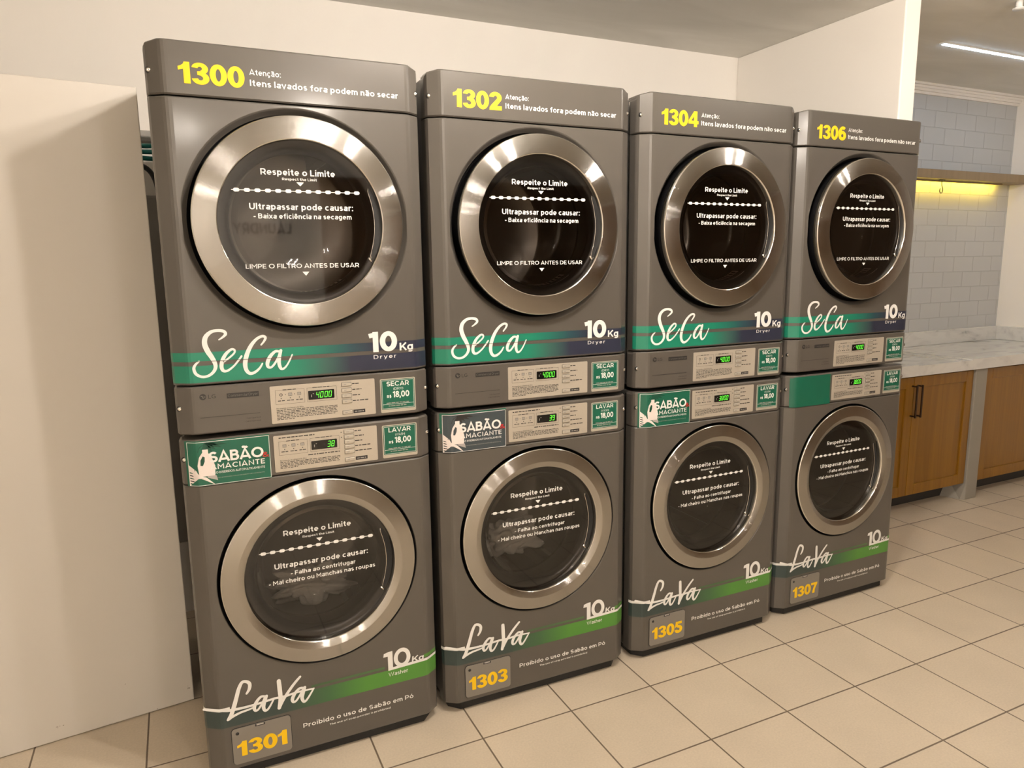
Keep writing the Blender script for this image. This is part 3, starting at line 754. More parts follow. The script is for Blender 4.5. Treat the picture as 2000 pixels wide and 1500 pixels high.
def p_reason_dryer(mb):
    y = -0.0212; m = M['white_ink']
    letter(mb, 'Ultrapassar pode causar:', 0.212, 0.477, 1.594, 1.6095, y, m, 0.17)
    letter(mb, '- Baixa efici\u00eancia na secagem', 0.221, 0.472, 1.5715, 1.5840, y, m, 0.165)
def p_filter_dryer(mb):
    y = -0.0212; m = M['white_ink']
    letter(mb, 'LIMPE O FILTRO ANTES DE USAR', 0.193, 0.486, 1.4445, 1.4560, y, m, 0.15)
    tri(mb, 0.343, 1.4345, 1.4240, 0.0090, y)
def p_limit_washer(mb):
    y = 0.0138; m = M['white_ink']
    letter(mb, 'Respeite o Limite', 0.243, 0.433, 0.6990, 0.7145, y, m, 0.165)
    letter(mb, 'Respect the Limit', 0.295, 0.384, 0.6850, 0.6915, y, m, 0.165)
    tri(mb, 0.3415, 0.678, 0.6675, 0.0090, y)
    chain(mb, 0.178, 0.497, 0.6570, y)
def p_reason_washer(mb):
    y = 0.0138; m = M['white_ink']
    letter(mb, 'Ultrapassar pode causar:', 0.213, 0.479, 0.6045, 0.6200, y, m, 0.17)
    letter(mb, '- Falha ao centrifugar', 0.256, 0.441, 0.5795, 0.5915, y, m, 0.16)
    letter(mb, '- Mal cheiro ou Manchas nas roupas', 0.195, 0.499, 0.5580, 0.5705, y, m, 0.16)
def p_cap_text(mb):
    y = -0.0008; m = M['white_ink']
    letter(mb, 'Aten\u00e7\u00e3o:', 0.237, 0.313, 1.925, 1.9385, y, m, 0.145)
    letter(mb, 'Itens lavados fora podem n\u00e3o secar', 0.237, 0.620, 1.8985, 1.9135, y, m, 0.165)
def annular(cx, cy, RX, RY, rx, ry, a0, a1, n=22):
    v = []
    for k in range(n + 1):
        a = math.radians(a0 + (a1 - a0) * k / n); c, s = math.cos(a), math.sin(a)
        v += [(cx + RX * c, cy + RY * s), (cx + rx * c, cy + ry * s)]
    return v, [(2 * k, 2 * k + 1, 2 * k + 3, 2 * k + 2) for k in range(n)]
def plg(*p): return list(p), [tuple(range(len(p)))]
BLOCK = {   # heavy block numerals: pieces and width
 '0': ([annular(.345, .5, .345, .51, .105, .29, 0, 360, 36)], .69),
 '1': ([plg((0, .60), (.20, .66), (.20, 0), (.46, 0), (.46, 1), (.25, 1), (.21, .90), (.12, .82), (0, .77))], .50),
 '2': ([annular(.34, .69, .34, .32, .095, .11, 172, -28), plg((.425, .64), (.64, .54), (.41, .24), (.68, .24), (.68, 0), (0, 0), (.02, .14), (.12, .29))], .68),
 '3': ([annular(.335, .735, .325, .275, .085, .085, 172, -80), annular(.34, .29, .345, .30, .10, .10, 80, -172), plg((.22, .435), (.40, .41), (.40, .62), (.22, .60))], .69),
 '4': ([plg((.40, 0), (.64, 0), (.64, 1), (.40, 1)), plg((0, .19), (.40, .19), (.40, .39), (0, .39)), plg((.64, .19), (.74, .19), (.74, .39), (.64, .39)), plg((0, .39), (.20, .39), (.40, .68), (.40, 1))], .74),
 '5': ([plg((.10, 1), (.63, 1), (.63, .78), (.30, .78), (.285, .64), (.20, .58), (.04, .48)), annular(.335, .335, .345, .345, .10, .115, 122, -170)], .69),
 '6': ([annular(.345, .34, .345, .35, .10, .125, 0, 360, 34), annular(.38, .52, .38, .49, .14, .27, 186, 52)], .69),
 '7': ([plg((0, 1), (.66, 1), (.66, .82), (.51, .57), (.43, .30), (.41, 0), (.16, 0), (.18, .22), (.25, .48), (.38, .78), (0, .78))], .66)}
def p_number(txt, x0, x1, zb, zt, y):
    def f(mb):
        tot = sum(BLOCK[c][1] for c in txt) + 0.015 * (len(txt) - 1); s = (x1 - x0) / tot; x = x0; k = 0
        for c in txt:
            for v, fc in BLOCK[c][0]:
                k += 1
                mb.add([(x + px * s, y - 3e-5 * (k % 5), zb + pz * (zt - zb)) for px, pz in v], fc, M['yellow'])
            x += (BLOCK[c][1] + 0.015) * s
    return f
def p_stripes_dryer(mb):
    wrap_strip(mb, 1.2095, 1.2330, 0.0006, M['stripe_top'])
    wrap_strip(mb, 1.1545, 1.1985, 0.0006, M['stripe_low'])
    mb.add([(0.048, -0.0016, 1.2095), (0.298, -0.0016, 1.2055), (0.298, -0.0016, 1.2067), (0.048, -0.0016, 1.2107)], [(0, 1, 2, 3)], M['panel'])
HS = {'seca': [], 'lava': []}
HS['seca'] = [[(0.116, 1.2636, 0.0038), (0.1257, 1.2698, 0.0062), (0.133, 1.2775, 0.0085), (0.1287, 1.2849, 0.0093), (0.1141, 1.2876, 0.0084), (0.098, 1.2845, 0.0099), (0.0847, 1.2721, 0.0129), (0.0811, 1.2548, 0.0145), (0.0869, 1.2353, 0.0146), (0.0959, 1.2179, 0.0131), (0.1021, 1.2022, 0.0116), (0.1019, 1.1901, 0.0101), (0.0947, 1.1785, 0.0085), (0.0819, 1.1706, 0.0077), (0.0672, 1.1701, 0.0077), (0.0547, 1.1783, 0.0084), (0.0507, 1.1919, 0.0084), (0.0552, 1.2023, 0.0068), (0.0645, 1.2104, 0.0046)], [(0.1208, 1.2037, 0.0054), (0.1374, 1.2151, 0.0055), (0.1502, 1.2264, 0.0055), (0.1516, 1.2345, 0.0063), (0.1438, 1.2366, 0.007), (0.1299, 1.2253, 0.0093), (0.1204, 1.209, 0.0109), (0.117, 1.193, 0.0109), (0.1206, 1.1822, 0.0094), (0.1311, 1.1814, 0.007), (0.1462, 1.1917, 0.0055), (0.1594, 1.2063, 0.0055), (0.1678, 1.2172, 0.0055)], [(0.2189, 1.2442, 0.0048), (0.2274, 1.2544, 0.0064), (0.2307, 1.2633, 0.008), (0.2228, 1.267, 0.008), (0.2076, 1.2596, 0.0087), (0.1925, 1.2425, 0.0111), (0.1809, 1.2191, 0.0127), (0.1755, 1.197, 0.0127), (0.1773, 1.1796, 0.0111), (0.1859, 1.1699, 0.0096), (0.1984, 1.1722, 0.008), (0.2108, 1.1821, 0.0064), (0.2186, 1.1939, 0.0048)], [(0.2615, 1.2243, 0.0073), (0.2528, 1.224, 0.0081), (0.2402, 1.2123, 0.0105), (0.2321, 1.1963, 0.0113), (0.2325, 1.1846, 0.0089), (0.2406, 1.1824, 0.0065), (0.2516, 1.1937, 0.0065), (0.2619, 1.2117, 0.0065), (0.2663, 1.2248, 0.0073)], [(0.268, 1.2259, 0.0089), (0.2628, 1.2075, 0.0106), (0.2616, 1.1888, 0.0106), (0.2664, 1.1763, 0.0082), (0.2762, 1.1793, 0.0057), (0.2867, 1.1933, 0.0049), (0.2968, 1.2128, 0.0041)]]
HS['lava'] = [[(0.1128, 0.2598, 0.0067), (0.1207, 0.272, 0.0101), (0.1225, 0.2872, 0.0109), (0.1146, 0.2962, 0.01), (0.103, 0.2968, 0.01), (0.0933, 0.2798, 0.0117), (0.0854, 0.2551, 0.0125), (0.0774, 0.2305, 0.0134), (0.0689, 0.2082, 0.0126), (0.0619, 0.1968, 0.0117)], [(0.0591, 0.1945, 0.0084), (0.073, 0.2011, 0.0084), (0.0927, 0.2069, 0.0076), (0.1143, 0.2095, 0.0068), (0.1302, 0.2125, 0.0051)], [(0.0006, 0.2441, 0.0081), (0.0518, 0.2247, 0.0083), (0.0744, 0.221, 0.0092), (0.1053, 0.2195, 0.0084), (0.1446, 0.2205, 0.0077), (0.1847, 0.2234, 0.0078), (0.217, 0.2223, 0.0079), (0.25, 0.2249, 0.007), (0.2936, 0.2236, 0.0054)], [(0.1597, 0.2381, 0.0077), (0.149, 0.2389, 0.0085), (0.1372, 0.2273, 0.0102), (0.1302, 0.2125, 0.0111), (0.1322, 0.2014, 0.0085), (0.1402, 0.2026, 0.0068), (0.1525, 0.2196, 0.0069), (0.1616, 0.2375, 0.0069)], [(0.1648, 0.2375, 0.0094), (0.1581, 0.2202, 0.0112), (0.1547, 0.2052, 0.0112), (0.1586, 0.1934, 0.0086), (0.169, 0.1986, 0.0069), (0.1856, 0.225, 0.0052)], [(0.2009, 0.2743, 0.0129), (0.2017, 0.2489, 0.0139), (0.2021, 0.2188, 0.0131), (0.197, 0.1902, 0.0113)], [(0.197, 0.1902, 0.0096), (0.2126, 0.2171, 0.0096), (0.2339, 0.2443, 0.0096), (0.2489, 0.2605, 0.0088), (0.2602, 0.2712, 0.0079)], [(0.2663, 0.2342, 0.008), (0.2555, 0.2345, 0.0088), (0.2424, 0.2224, 0.0106), (0.2349, 0.2078, 0.0114), (0.2368, 0.198, 0.0088), (0.2451, 0.1993, 0.0071), (0.2576, 0.2152, 0.0071), (0.2679, 0.2337, 0.0071)], [(0.2713, 0.2346, 0.0097), (0.2652, 0.2168, 0.0115), (0.2619, 0.2028, 0.0115), (0.2669, 0.19, 0.0089), (0.2774, 0.1968, 0.0071), (0.2966, 0.2242, 0.0054)]]
def p_script(lst):
    def f(mb):
        for k, s in enumerate(lst): brush(mb, [(x, z, 0.88 * q) for x, z, q in s], -0.0010 - 0.00005 * k, M['white_ink'])
    return f
def p_capacity_dryer(mb):
    y = -0.0012; m = M['white_ink']
    letter(mb, '10', 0.507, 0.590, 1.205, 1.263, y, m, 0.225, 0.06)
    letter(mb, 'Kg', 0.597, 0.637, 1.2055, 1.2275, y, m, 0.18, 0.08)
    letter(mb, 'Dryer', 0.520, 0.586, 1.1855, 1.1965, y, m, 0.13, 0.30)
def ringo(mb, cx, cz, rx, rz, t, y, m, n=40):
    vs = []
    for k in range(n):
        a = 2 * PI * k / n; vs += [(cx + rx * math.sin(a), y, cz + rz * math.cos(a)), (cx + (rx - t) * math.sin(a), y, cz + (rz - t) * math.cos(a))]
    mb.add(vs, [(2 * k, 2 * k + 1, (2 * k + 3) % (2 * n), (2 * k + 2) % (2 * n)) for k in range(n)], m)
def p_capacity_washer(mb):
    y = -0.0012; m = M['white_ink']
    mb.poly([(x, y, z) for x, z in ((0.507, 0.266), (0.509, 0.277), (0.525, 0.281), (0.536, 0.281), (0.536, 0.221), (0.521, 0.219), (0.521, 0.266))], m)
    ringo(mb, 0.566, 0.2525, 0.0265, 0.0315, 0.0125, y, m)
    mb.poly([(x, y - 0.0001, z) for x, z in ((0.521, 0.2185), (0.521, 0.2265), (0.592, 0.2290), (0.646, 0.2300), (0.646, 0.2225), (0.592, 0.2205))][::-1], m)
    letter(mb, 'Kg', 0.596, 0.634, 0.228, 0.2465, y - 0.0002, m, 0.18, 0.10, slant=0.12)
    letter(mb, 'Washer', 0.521, 0.583, 0.199, 0.2115, y - 0.0002, m, 0.14)
def p_wave(mb):
    wrap_strip(mb, 0.1705, 0.2240, 0.0005, M['wave'], 0.0, 0.30)
    wrap_strip(mb, 0.1705, 0.2195, 0.0005, M['wave'], 0.30, 0.52)
    wrap_strip(mb, 0.1705, 0.2250, 0.0005, M['wave'], 0.52, W)
    wrap_strip(mb, 0.2275, 0.2345, 0.0005, M['wave_thin'], 0.29, 0.51)
    wrap_strip(mb, 0.2335, 0.2440, 0.0004, M['wave'], 0.636, W)
def p_line(x0, x1, z0, z1):
    return lambda mb: wrap_strip(mb, z0, z1, 0.0009, M['white_ink'], x0, x1)
def p_foot_text(mb):
    y = -0.0008; m = M['white_ink']
    letter(mb, 'Proibido o uso de Sab\u00e3o em P\u00f3', 0.260, 0.597, 0.1065, 0.1205, y, m, 0.16)
    letter(mb, 'The use of soap powder is prohibited', 0.336, 0.523, 0.0915, 0.0975, y, m, 0.15)
def p_hatch(mb):
    o = rrect(0.065, 0.2255, 0.0505, 0.161, 0.010)
    mb.poly([(x, -0.0005, z) for x, z in rrect(0.0632, 0.2273, 0.0487, 0.1628, 0.0115)][::-1], M['gap'])
    slab(mb, o, -0.0030, 0.002, M['hatch'])
    rect(mb, 0.1285, 0.155, 0.1535, 0.1605, -0.0032, M['gap'])
    rect(mb, 0.1320, 0.1515, 0.1560, 0.1600, -0.0034, M['jug_shade'])
    mb.revolve([(0.0048, -0.0031), (0.0048, -0.0036), (0.0001, -0.0036)], 0.080, 0.146, M['grey_ink'], 14)
def p_price(z0, z1, big, small):
    def f(mb):
        x0, x1 = 0.5375, 0.6365; y = -0.0012
        mb.poly([(x, y + 0.0004, z) for x, z in rrect(x0 - 0.003, x1 + 0.003, z0 - 0.009, z1 + 0.003, 0.004)][::-1], M['plate'])
        mb.poly([(x, y, z) for x, z in rrect(x0, x1, z0, z1, 0.003)][::-1], M['green'])
        frame(mb, x0 + 0.002, x1 - 0.002, z0 + 0.002, z1 - 0.002, 0.0010, y - 0.0003, M['white_ink'])
        h = z1 - z0; q = y - 0.0004
        letter(mb, big, x0 + 0.016, x1 - 0.016, z1 - 0.22 * h, z1 - 0.065 * h, q, M['white_ink'], 0.17, 0.10)
        letter(mb, small, x0 + 0.036, x1 - 0.034, z1 - 0.355 * h, z1 - 0.275 * h, q, M['white_ink'], 0.11)
        letter(mb, 'R$', x0 + 0.016, x0 + 0.029, z1 - 0.61 * h, z1 - 0.52 * h, q, M['white_ink'], 0.20)
        letter(mb, '18,00', x0 + 0.0335, x1 - 0.016, z1 - 0.61 * h, z1 - 0.40 * h, q, M['white_ink'], 0.20, 0.07)
        for k, (a, b) in enumerate(((0.008, 0.016), (0.014, 0.026))):
            tinytext(mb, x0 + a + 0.006, x1 - b, z0 + (0.20 - 0.10 * k) * h, 0.0022, q, M['pale_ink'], k)
        rect(mb, x0 + 0.003, x1 - 0.003, z0 + 0.165 * h, z0 + 0.175 * h, q, M['white_ink'])
    return f
def p_plate(z0, z1, washer):
    def f(mb):
        x0, x1 = 0.2325, 0.5190; y = -0.0014
        slab(mb, rrect(x0, x1, z0, z1, 0.003), y, 0.002, M['plate'])
        q = y - 0.0003; h = z1 - z0; I = M['grey_ink']
        top = z1 - (0.012 if not washer else 0.017)
        fr = top - 0.039
        # box of programme symbols
        frame(mb, x0 + 0.013, x0 + 0.090, fr, top, 0.0006, q, I)
        tinytext(mb, x0 + 0.033, x0 + 0.068, top - 0.001, 0.0022, q - .0001, I, 5)
        for k in range(3):
            cx_ = x0 + 0.028 + 0.024 * k; cz_ = top - 0.013
            if k == 0 and not washer: ringo(mb, cx_, cz_, 0.0042, 0.0042, 0.0016, q, I, 16)
            else:
                mb.poly([(cx_ - 0.005, q, cz_ + 0.004), (cx_ - 0.003, q, cz_ - 0.004), (cx_ + 0.003, q, cz_ - 0.004), (cx_ + 0.005, q, cz_ + 0.004)], M['pale_ink'])
                frame(mb, cx_ - 0.005, cx_ + 0.005, cz_ - 0.0042, cz_ + 0.0038, 0.0007, q - 0.0001, I)
            if k < 2: rect(mb, cx_ + 0.0105, cx_ + 0.0125, cz_ - 0.001, cz_ + 0.001, q, I)
            rect(mb, cx_ - 0.0012, cx_ + 0.0012, cz_ - 0.0112, cz_ - 0.0088, q, I)
            tinytext(mb, cx_ - 0.009, cx_ + 0.009, cz_ - 0.0175, 0.0022, q, I, 11 + k)
        frame(mb, x0 + 0.097, x0 + 0.178, fr, top, 0.0006, q, I)
        tinytext(mb, x0 + 0.112, x0 + 0.158, top - 0.001, 0.0020, q - .0001, I, 6)
        if washer:
            tinytext(mb, x0 + 0.014, x0 + 0.110, z1 - 0.0085, 0.0028, q, I, 21)
            tinytext(mb, x0 + 0.090, x0 + 0.178, fr - 0.0085, 0.0026, q, I, 22)
        # block of small print
        zt = fr - (0.013 if not washer else 0.017); n = 8 if not washer else 6
        letter(mb, 'Recomenda-se a limpeza do filtro', x0 + 0.014, x0 + 0.085, zt, zt + 0.0036, q, I, 0.14)
        for k in range(1, n):
            z = zt - k * (zt - z0 - 0.006) / (n - 0.2)
            e = x0 + 0.178 - (0.0 if k % 3 else 0.004)
            if k == n - 1: e = x0 + 0.06
            tinytext(mb, x0 + 0.014, e, z, 0.0017, q, I, 40 + k)
        # captions beside the keys
        ks = keys(z0, z1, washer)
        for k, z in enumerate(ks[:-1]):
            tinytext(mb, x0 + 0.222, x0 + 0.222 + (0.022, 0.026, 0.024, 0.046, 0.05)[min(k, 4)], z - 0.001, 0.0026, q, I, 60 + k)
        rect(mb, x0 + 0.222, x0 + 0.256, ks[-1] - 0.0045, ks[-1] + 0.0055, q, M['grey_ink'])
        tinytext(mb, x0 + 0.226, x0 + 0.252, ks[-1] - 0.001, 0.0024, q - 0.0002, M['pale_ink'], 71)
        if washer:
            for z in ks[:2]: mb.revolve([(0.0016, q), (0.0001, q)], x0 + 0.184, z, I, 8, False)
    return f
def keys(z0, z1, washer):
    if not washer: return [z1 - 0.0105, z1 - 0.0270, z1 - 0.0430, z1 - 0.0590, z0 + 0.0125]
    return [z1 - 0.0095, z1 - 0.0240, z1 - 0.0385, z1 - 0.0530, z1 - 0.0675, z0 + 0.0120]
def p_key(z):
    def f(mb):
        x0 = 0.2325 + 0.192
        mb.bbox((x0, -0.0042, z - 0.0048), (x0 + 0.027, -0.001, z + 0.0048), M['button'], 0.0008, 1)
        frame(mb, x0 - 0.0008, x0 + 0.0278, z - 0.0056, z + 0.0056, 0.0008, -0.0018, M['grey_ink'])
        rect(mb, x0 + 0.006, x0 + 0.013, z - 0.0012, z + 0.0010, -0.0044, M['pale_ink'])
    return f
def p_display(z0, z1, washer):
    top = z1 - (0.012 if not washer else 0.017)
    def f(mb):
        slab(mb, rrect(0.3325, 0.4035, top - 0.0335, top - 0.0085, 0.002), -0.0024, 0.0, M['screen'])
        rect(mb, 0.340, 0.3415, top - 0.026, top - 0.019, -0.0026, M['pale_ink']); rect(mb, 0.3445, 0.3475, top - 0.0175, top - 0.016, -0.0026, M['pale_ink'])
    return f
def p_digits(txt, z0, z1, washer):
    top = z1 - (0.012 if not washer else 0.017); zb = top - 0.0295; wd, h = 0.0082, 0.017
    def f(mb):
        x = 0.3545
        slots = [0.3545, 0.3655, 0.3775, 0.3885]
        t = txt.rjust(4)
        for ch, xx in zip(t, slots):
            if ch != ' ': seven(mb, ch, xx - 0.002, zb, wd, h, -0.0028, M['led'])
    return f
def p_logo(mb):
    y = -0.0006; I = M['grey_ink']
    mb.poly([(0.066 + 0.0082 * math.cos(2 * PI * k / 24), y, 1.1165 + 0.0082 * math.sin(2 * PI * k / 24)) for k in range(24)], I)
    q = y - 0.0002; G = M['hatch']
    rect(mb, 0.0652, 0.0663, 1.1135, 1.1200, q, G); rect(mb, 0.0652, 0.0685, 1.1130, 1.1142, q, G)
    mb.revolve([(0.0012, q), (0.0001, q)], 0.0625, 1.1190, G, 8, False)
    rect(mb, 0.0680, 0.0725, 1.1160, 1.1170, q, G)
    letter(mb, 'LG', 0.0790, 0.0975, 1.1110, 1.1215, y, I, 0.14)
    rect(mb, 0.1240, 0.2040, 1.1075, 1.1210, y, I)
    letter(mb, 'Commercial Dryer', 0.1265, 0.2015, 1.1110, 1.1180, y - 0.0003, M['sheet'], 0.12)
    rect(mb, 0.056, 0.204, 1.0610, 1.0622, y, I)
    letter(mb, 'Coin Operated', 0.169, 0.204, 1.0480, 1.0515, y, I, 0.13)
    letter(mb, 'Card Operated', 0.166, 0.204, 1.0395, 1.0430, y, I, 0.13)

def p_soap(kind):
    """detergent sticker wrapped round the left corner of the washer panel"""
    def f(mb):
        x0, x1, z0, z1 = 0.016, 0.2225, 0.8785, 0.9985
        bg = {'green': M['green'], 'slate': M['slate']}[kind]
        P1 = lambda x, z, o: (x, surf_y(x) - o, z)
        if kind == 'slate': wrap_strip(mb, z0 + 0.06, z1 + 0.0035, 0.0008, M['green'], x0 - 0.006, x1 + 0.001)
        else: wrap_strip(mb, z0, z1 + 0.002, 0.0008, M['green'] , x0 - 0.004, x1)
        wrap_strip(mb, z0, z1, 0.0012, bg, x0, x1)
        o = 0.0017; m = M['white_ink']
        for za, zb in ((z1 - 0.0024, z1 - 0.0010), (z0 + 0.0010, z0 + 0.0022)): wrap_strip(mb, za, zb, o, m, x0 + 0.001, x1 - 0.001)
        for xa in (x0 + 0.001, x1 - 0.0022):
            mb.add([P1(xa, z0 + .001, o), P1(xa + 0.0012, z0 + .001, o), P1(xa + 0.0012, z1 - .001, o), P1(xa, z1 - .001, o)], [(0, 1, 2, 3)], m)
        # palm shadow
        for k, (a, l) in enumerate(((-1.25, 0.045), (-1.6, 0.05), (-0.95, 0.04), (-2.0, 0.045), (-0.6, 0.045), (-0.25, 0.05), (-2.5, 0.03))):
            bx, bz = x0 + 0.045, z1 - 0.004
            tx, tz = bx + l * math.cos(a) * 1.1, bz + l * math.sin(a) * 0.62
            nx, nz = -math.sin(a) * 0.005, math.cos(a) * 0.005
            mx_, mz_ = (bx * .5 + tx * .5), (bz * .5 + tz * .5)
            cl = lambda p: P1(min(max(p[0], x0 + .002), x1 - .002), min(p[1], z1 - .0026), o - 0.0002)
            mb.add([cl((bx, bz)), cl((mx_ + nx, mz_ + nz)), cl((tx, tz)), cl((mx_ - nx, mz_ - nz))], [(0, 1, 2, 3)], M['darkgreen'] if kind == 'green' else M['grey_ink'])
        # folded towel in the corner
        def shape(pts, m_, oo):
            """fan of a convex outline, split finely so that it bends with the panel"""
            n = 10; L = pts
            cx_ = sum(p[0] for p in L) / len(L); cz_ = sum(p[1] for p in L) / len(L)
            for i in range(len(L)):
                a, b = L[i], L[(i + 1) % len(L)]
                rows = []
                for k in range(n + 1):
                    t = k / n; rows.append((P1(cx_ + (a[0] - cx_) * t, cz_ + (a[1] - cz_) * t, oo), P1(cx_ + (b[0] - cx_) * t, cz_ + (b[1] - cz_) * t, oo)))
                vs = [p for r in rows for p in r]
                mb.add(vs, [(2 * k, 2 * k + 1, 2 * k + 3, 2 * k + 2) for k in range(n)], m_)
        shape([(x0 + .002, z0 + .002), (x0 + .062, z0 + .002), (x0 + .045, z0 + .020), (x0 + .018, z0 + .043), (x0 + .002, z0 + .058)], M['jug'], o + .0001)
        for k in range(5):
            zz = z0 + 0.006 + 0.0075 * k
            shape([(x0 + .003, zz), (x0 + .015 - .001 * k, zz - 0.002), (x0 + .013 - .001 * k, zz + 0.001), (x0 + .003, zz + .003)], M['grey_ink'] if k % 2 else bg, o + .0003)
        # jug
        shape([(x0 + .026, z0 + .026), (x0 + .064, z0 + .026), (x0 + .066, z0 + .052), (x0 + .058, z0 + .078), (x0 + .050, z0 + .090), (x0 + .036, z0 + .090), (x0 + .028, z0 + .078), (x0 + .023, z0 + .056)], M['jug'], o + .0005)
        shape([(x0 + .037, z0 + .088), (x0 + .051, z0 + .088), (x0 + .051, z0 + .0985), (x0 + .037, z0 + .0985)], M['jug'], o + .0006)
        shape([(x0 + .030, z0 + .056), (x0 + .036, z0 + .055), (x0 + .041, z0 + .066), (x0 + .042, z0 + .078), (x0 + .037, z0 + .081), (x0 + .031, z0 + .070)], bg if kind == 'slate' else M['darkgreen'], o + .0008)
        shape([(x0 + .045, z0 + .022), (x0 + .070, z0 + .012), (x0 + .067, z0 + .026), (x0 + .045, z0 + .026)], M['jug_shade'], o + .0004)
        t = o + 0.0012; pos = lambda x, z: P1(x, z, t)
        letter(mb, 'SAB\u00c3O', x0 + .052, x0 + .189, z0 + .0615, z0 + .0905, 0, m, 0.195, 0.05, pos=pos)
        letter(mb, '&', x0 + .186, x0 + .203, z0 + .060, z0 + .074, 0, M['red'], 0.14, 0.1, pos=lambda x, z: P1(x, z, t + .0003))
        letter(mb, 'AMACIANTE', x0 + .053, x0 + .191, z0 + .0425, z0 + .0565, 0, m, 0.165, 0.16, pos=pos)
        letter(mb, 'S\u00c3O INSERIDOS AUTOMATICAMENTE', x0 + .056, x0 + .190, z0 + .0305, z0 + .0365, 0, m, 0.15, pos=pos)
        letter(mb, 'N\u00c3O \u00c9 NECESS\u00c1RIO COLOCAR SAB\u00c3O NEM AMACIANTE', x0 + .062, x0 + .188, z0 + .0175, z0 + .0200, 0, M['pale_ink'], 0.13, pos=pos)
    return f
def p_blank(mb):
    """plain green cover sticker with its lower corners lifting"""
    x0, x1, z0, z1 = 0.018, 0.2215, 0.8790, 0.9985; nx, nz = 24, 14
    vs = []
    for j in range(nz + 1):
        for i in range(nx + 1):
            x = x0 + (x1 - x0) * i / nx; z = z0 + (z1 - z0) * j / nz
            lift = 0.0012 + 0.0045 * math.exp(-((x - x1) ** 2 + (z - z0) ** 2) / 0.0006) + 0.003 * math.exp(-((x - x0) ** 2 + (z - z0) ** 2) / 0.0003)
            lift += 0.0009 * math.sin(60 * (x + 0.8 * z)) * math.exp(-((z - z0) ** 2) / 0.004)
            if x < x0 + 0.012 and z > z1 - 0.012: z -= 0.004
            vs.append((x, surf_y(x) - max(lift, 0.0008), z))
    mb.add(vs, [(j * (nx + 1) + i, j * (nx + 1) + i + 1, (j + 1) * (nx + 1) + i + 1, (j + 1) * (nx + 1) + i) for j in range(nz) for i in range(nx)], M['green'], True)

def p_cabinet(z0, z1):
    def f(mb):
        bm = bmesh.new(); bmesh.ops.create_cube(bm, size=1)
        a, b = (0.010, 0.060, z0), (W - 0.010, DEPTH, z1)
        for v in bm.verts: v.co = Vector([(a[i] + b[i]) / 2 + v.co[i] * (b[i] - a[i]) for i in range(3)])
        bmesh.ops.bevel(bm, geom=[e for e in bm.edges if not all(abs(v.co.y - 0.060) < 1e-6 for v in e.verts)], offset=0.004, segments=2, affect='EDGES', profile=0.5)
        bm.normal_update()
        bmesh.ops.delete(bm, geom=[f for f in bm.faces if f.normal.y < -0.9], context='FACES')   # open behind the front panel
        mb.addbm(bm, M['sheet'])
        for x in (0.0085, W - 0.0085):
            mb.box((x - 0.0012, 0.085, z0 + 0.01), (x + 0.0012, 0.089, z1 - 0.01), M['screwm'])
    return f
def p_cap(mb):
    panel(mb, Z_S1 + 0.003, Z_T, M['paint'], None, 0.018, 0.0035)
    rect(mb, 0.02, W - 0.02, Z_T - 0.0042, Z_T - 0.0040, 0.06, M['paint'])
    mb.box((0.012, 0.06, Z_S1 + 0.004), (W - 0.012, 0.10, Z_T - 0.004), M['paint'])

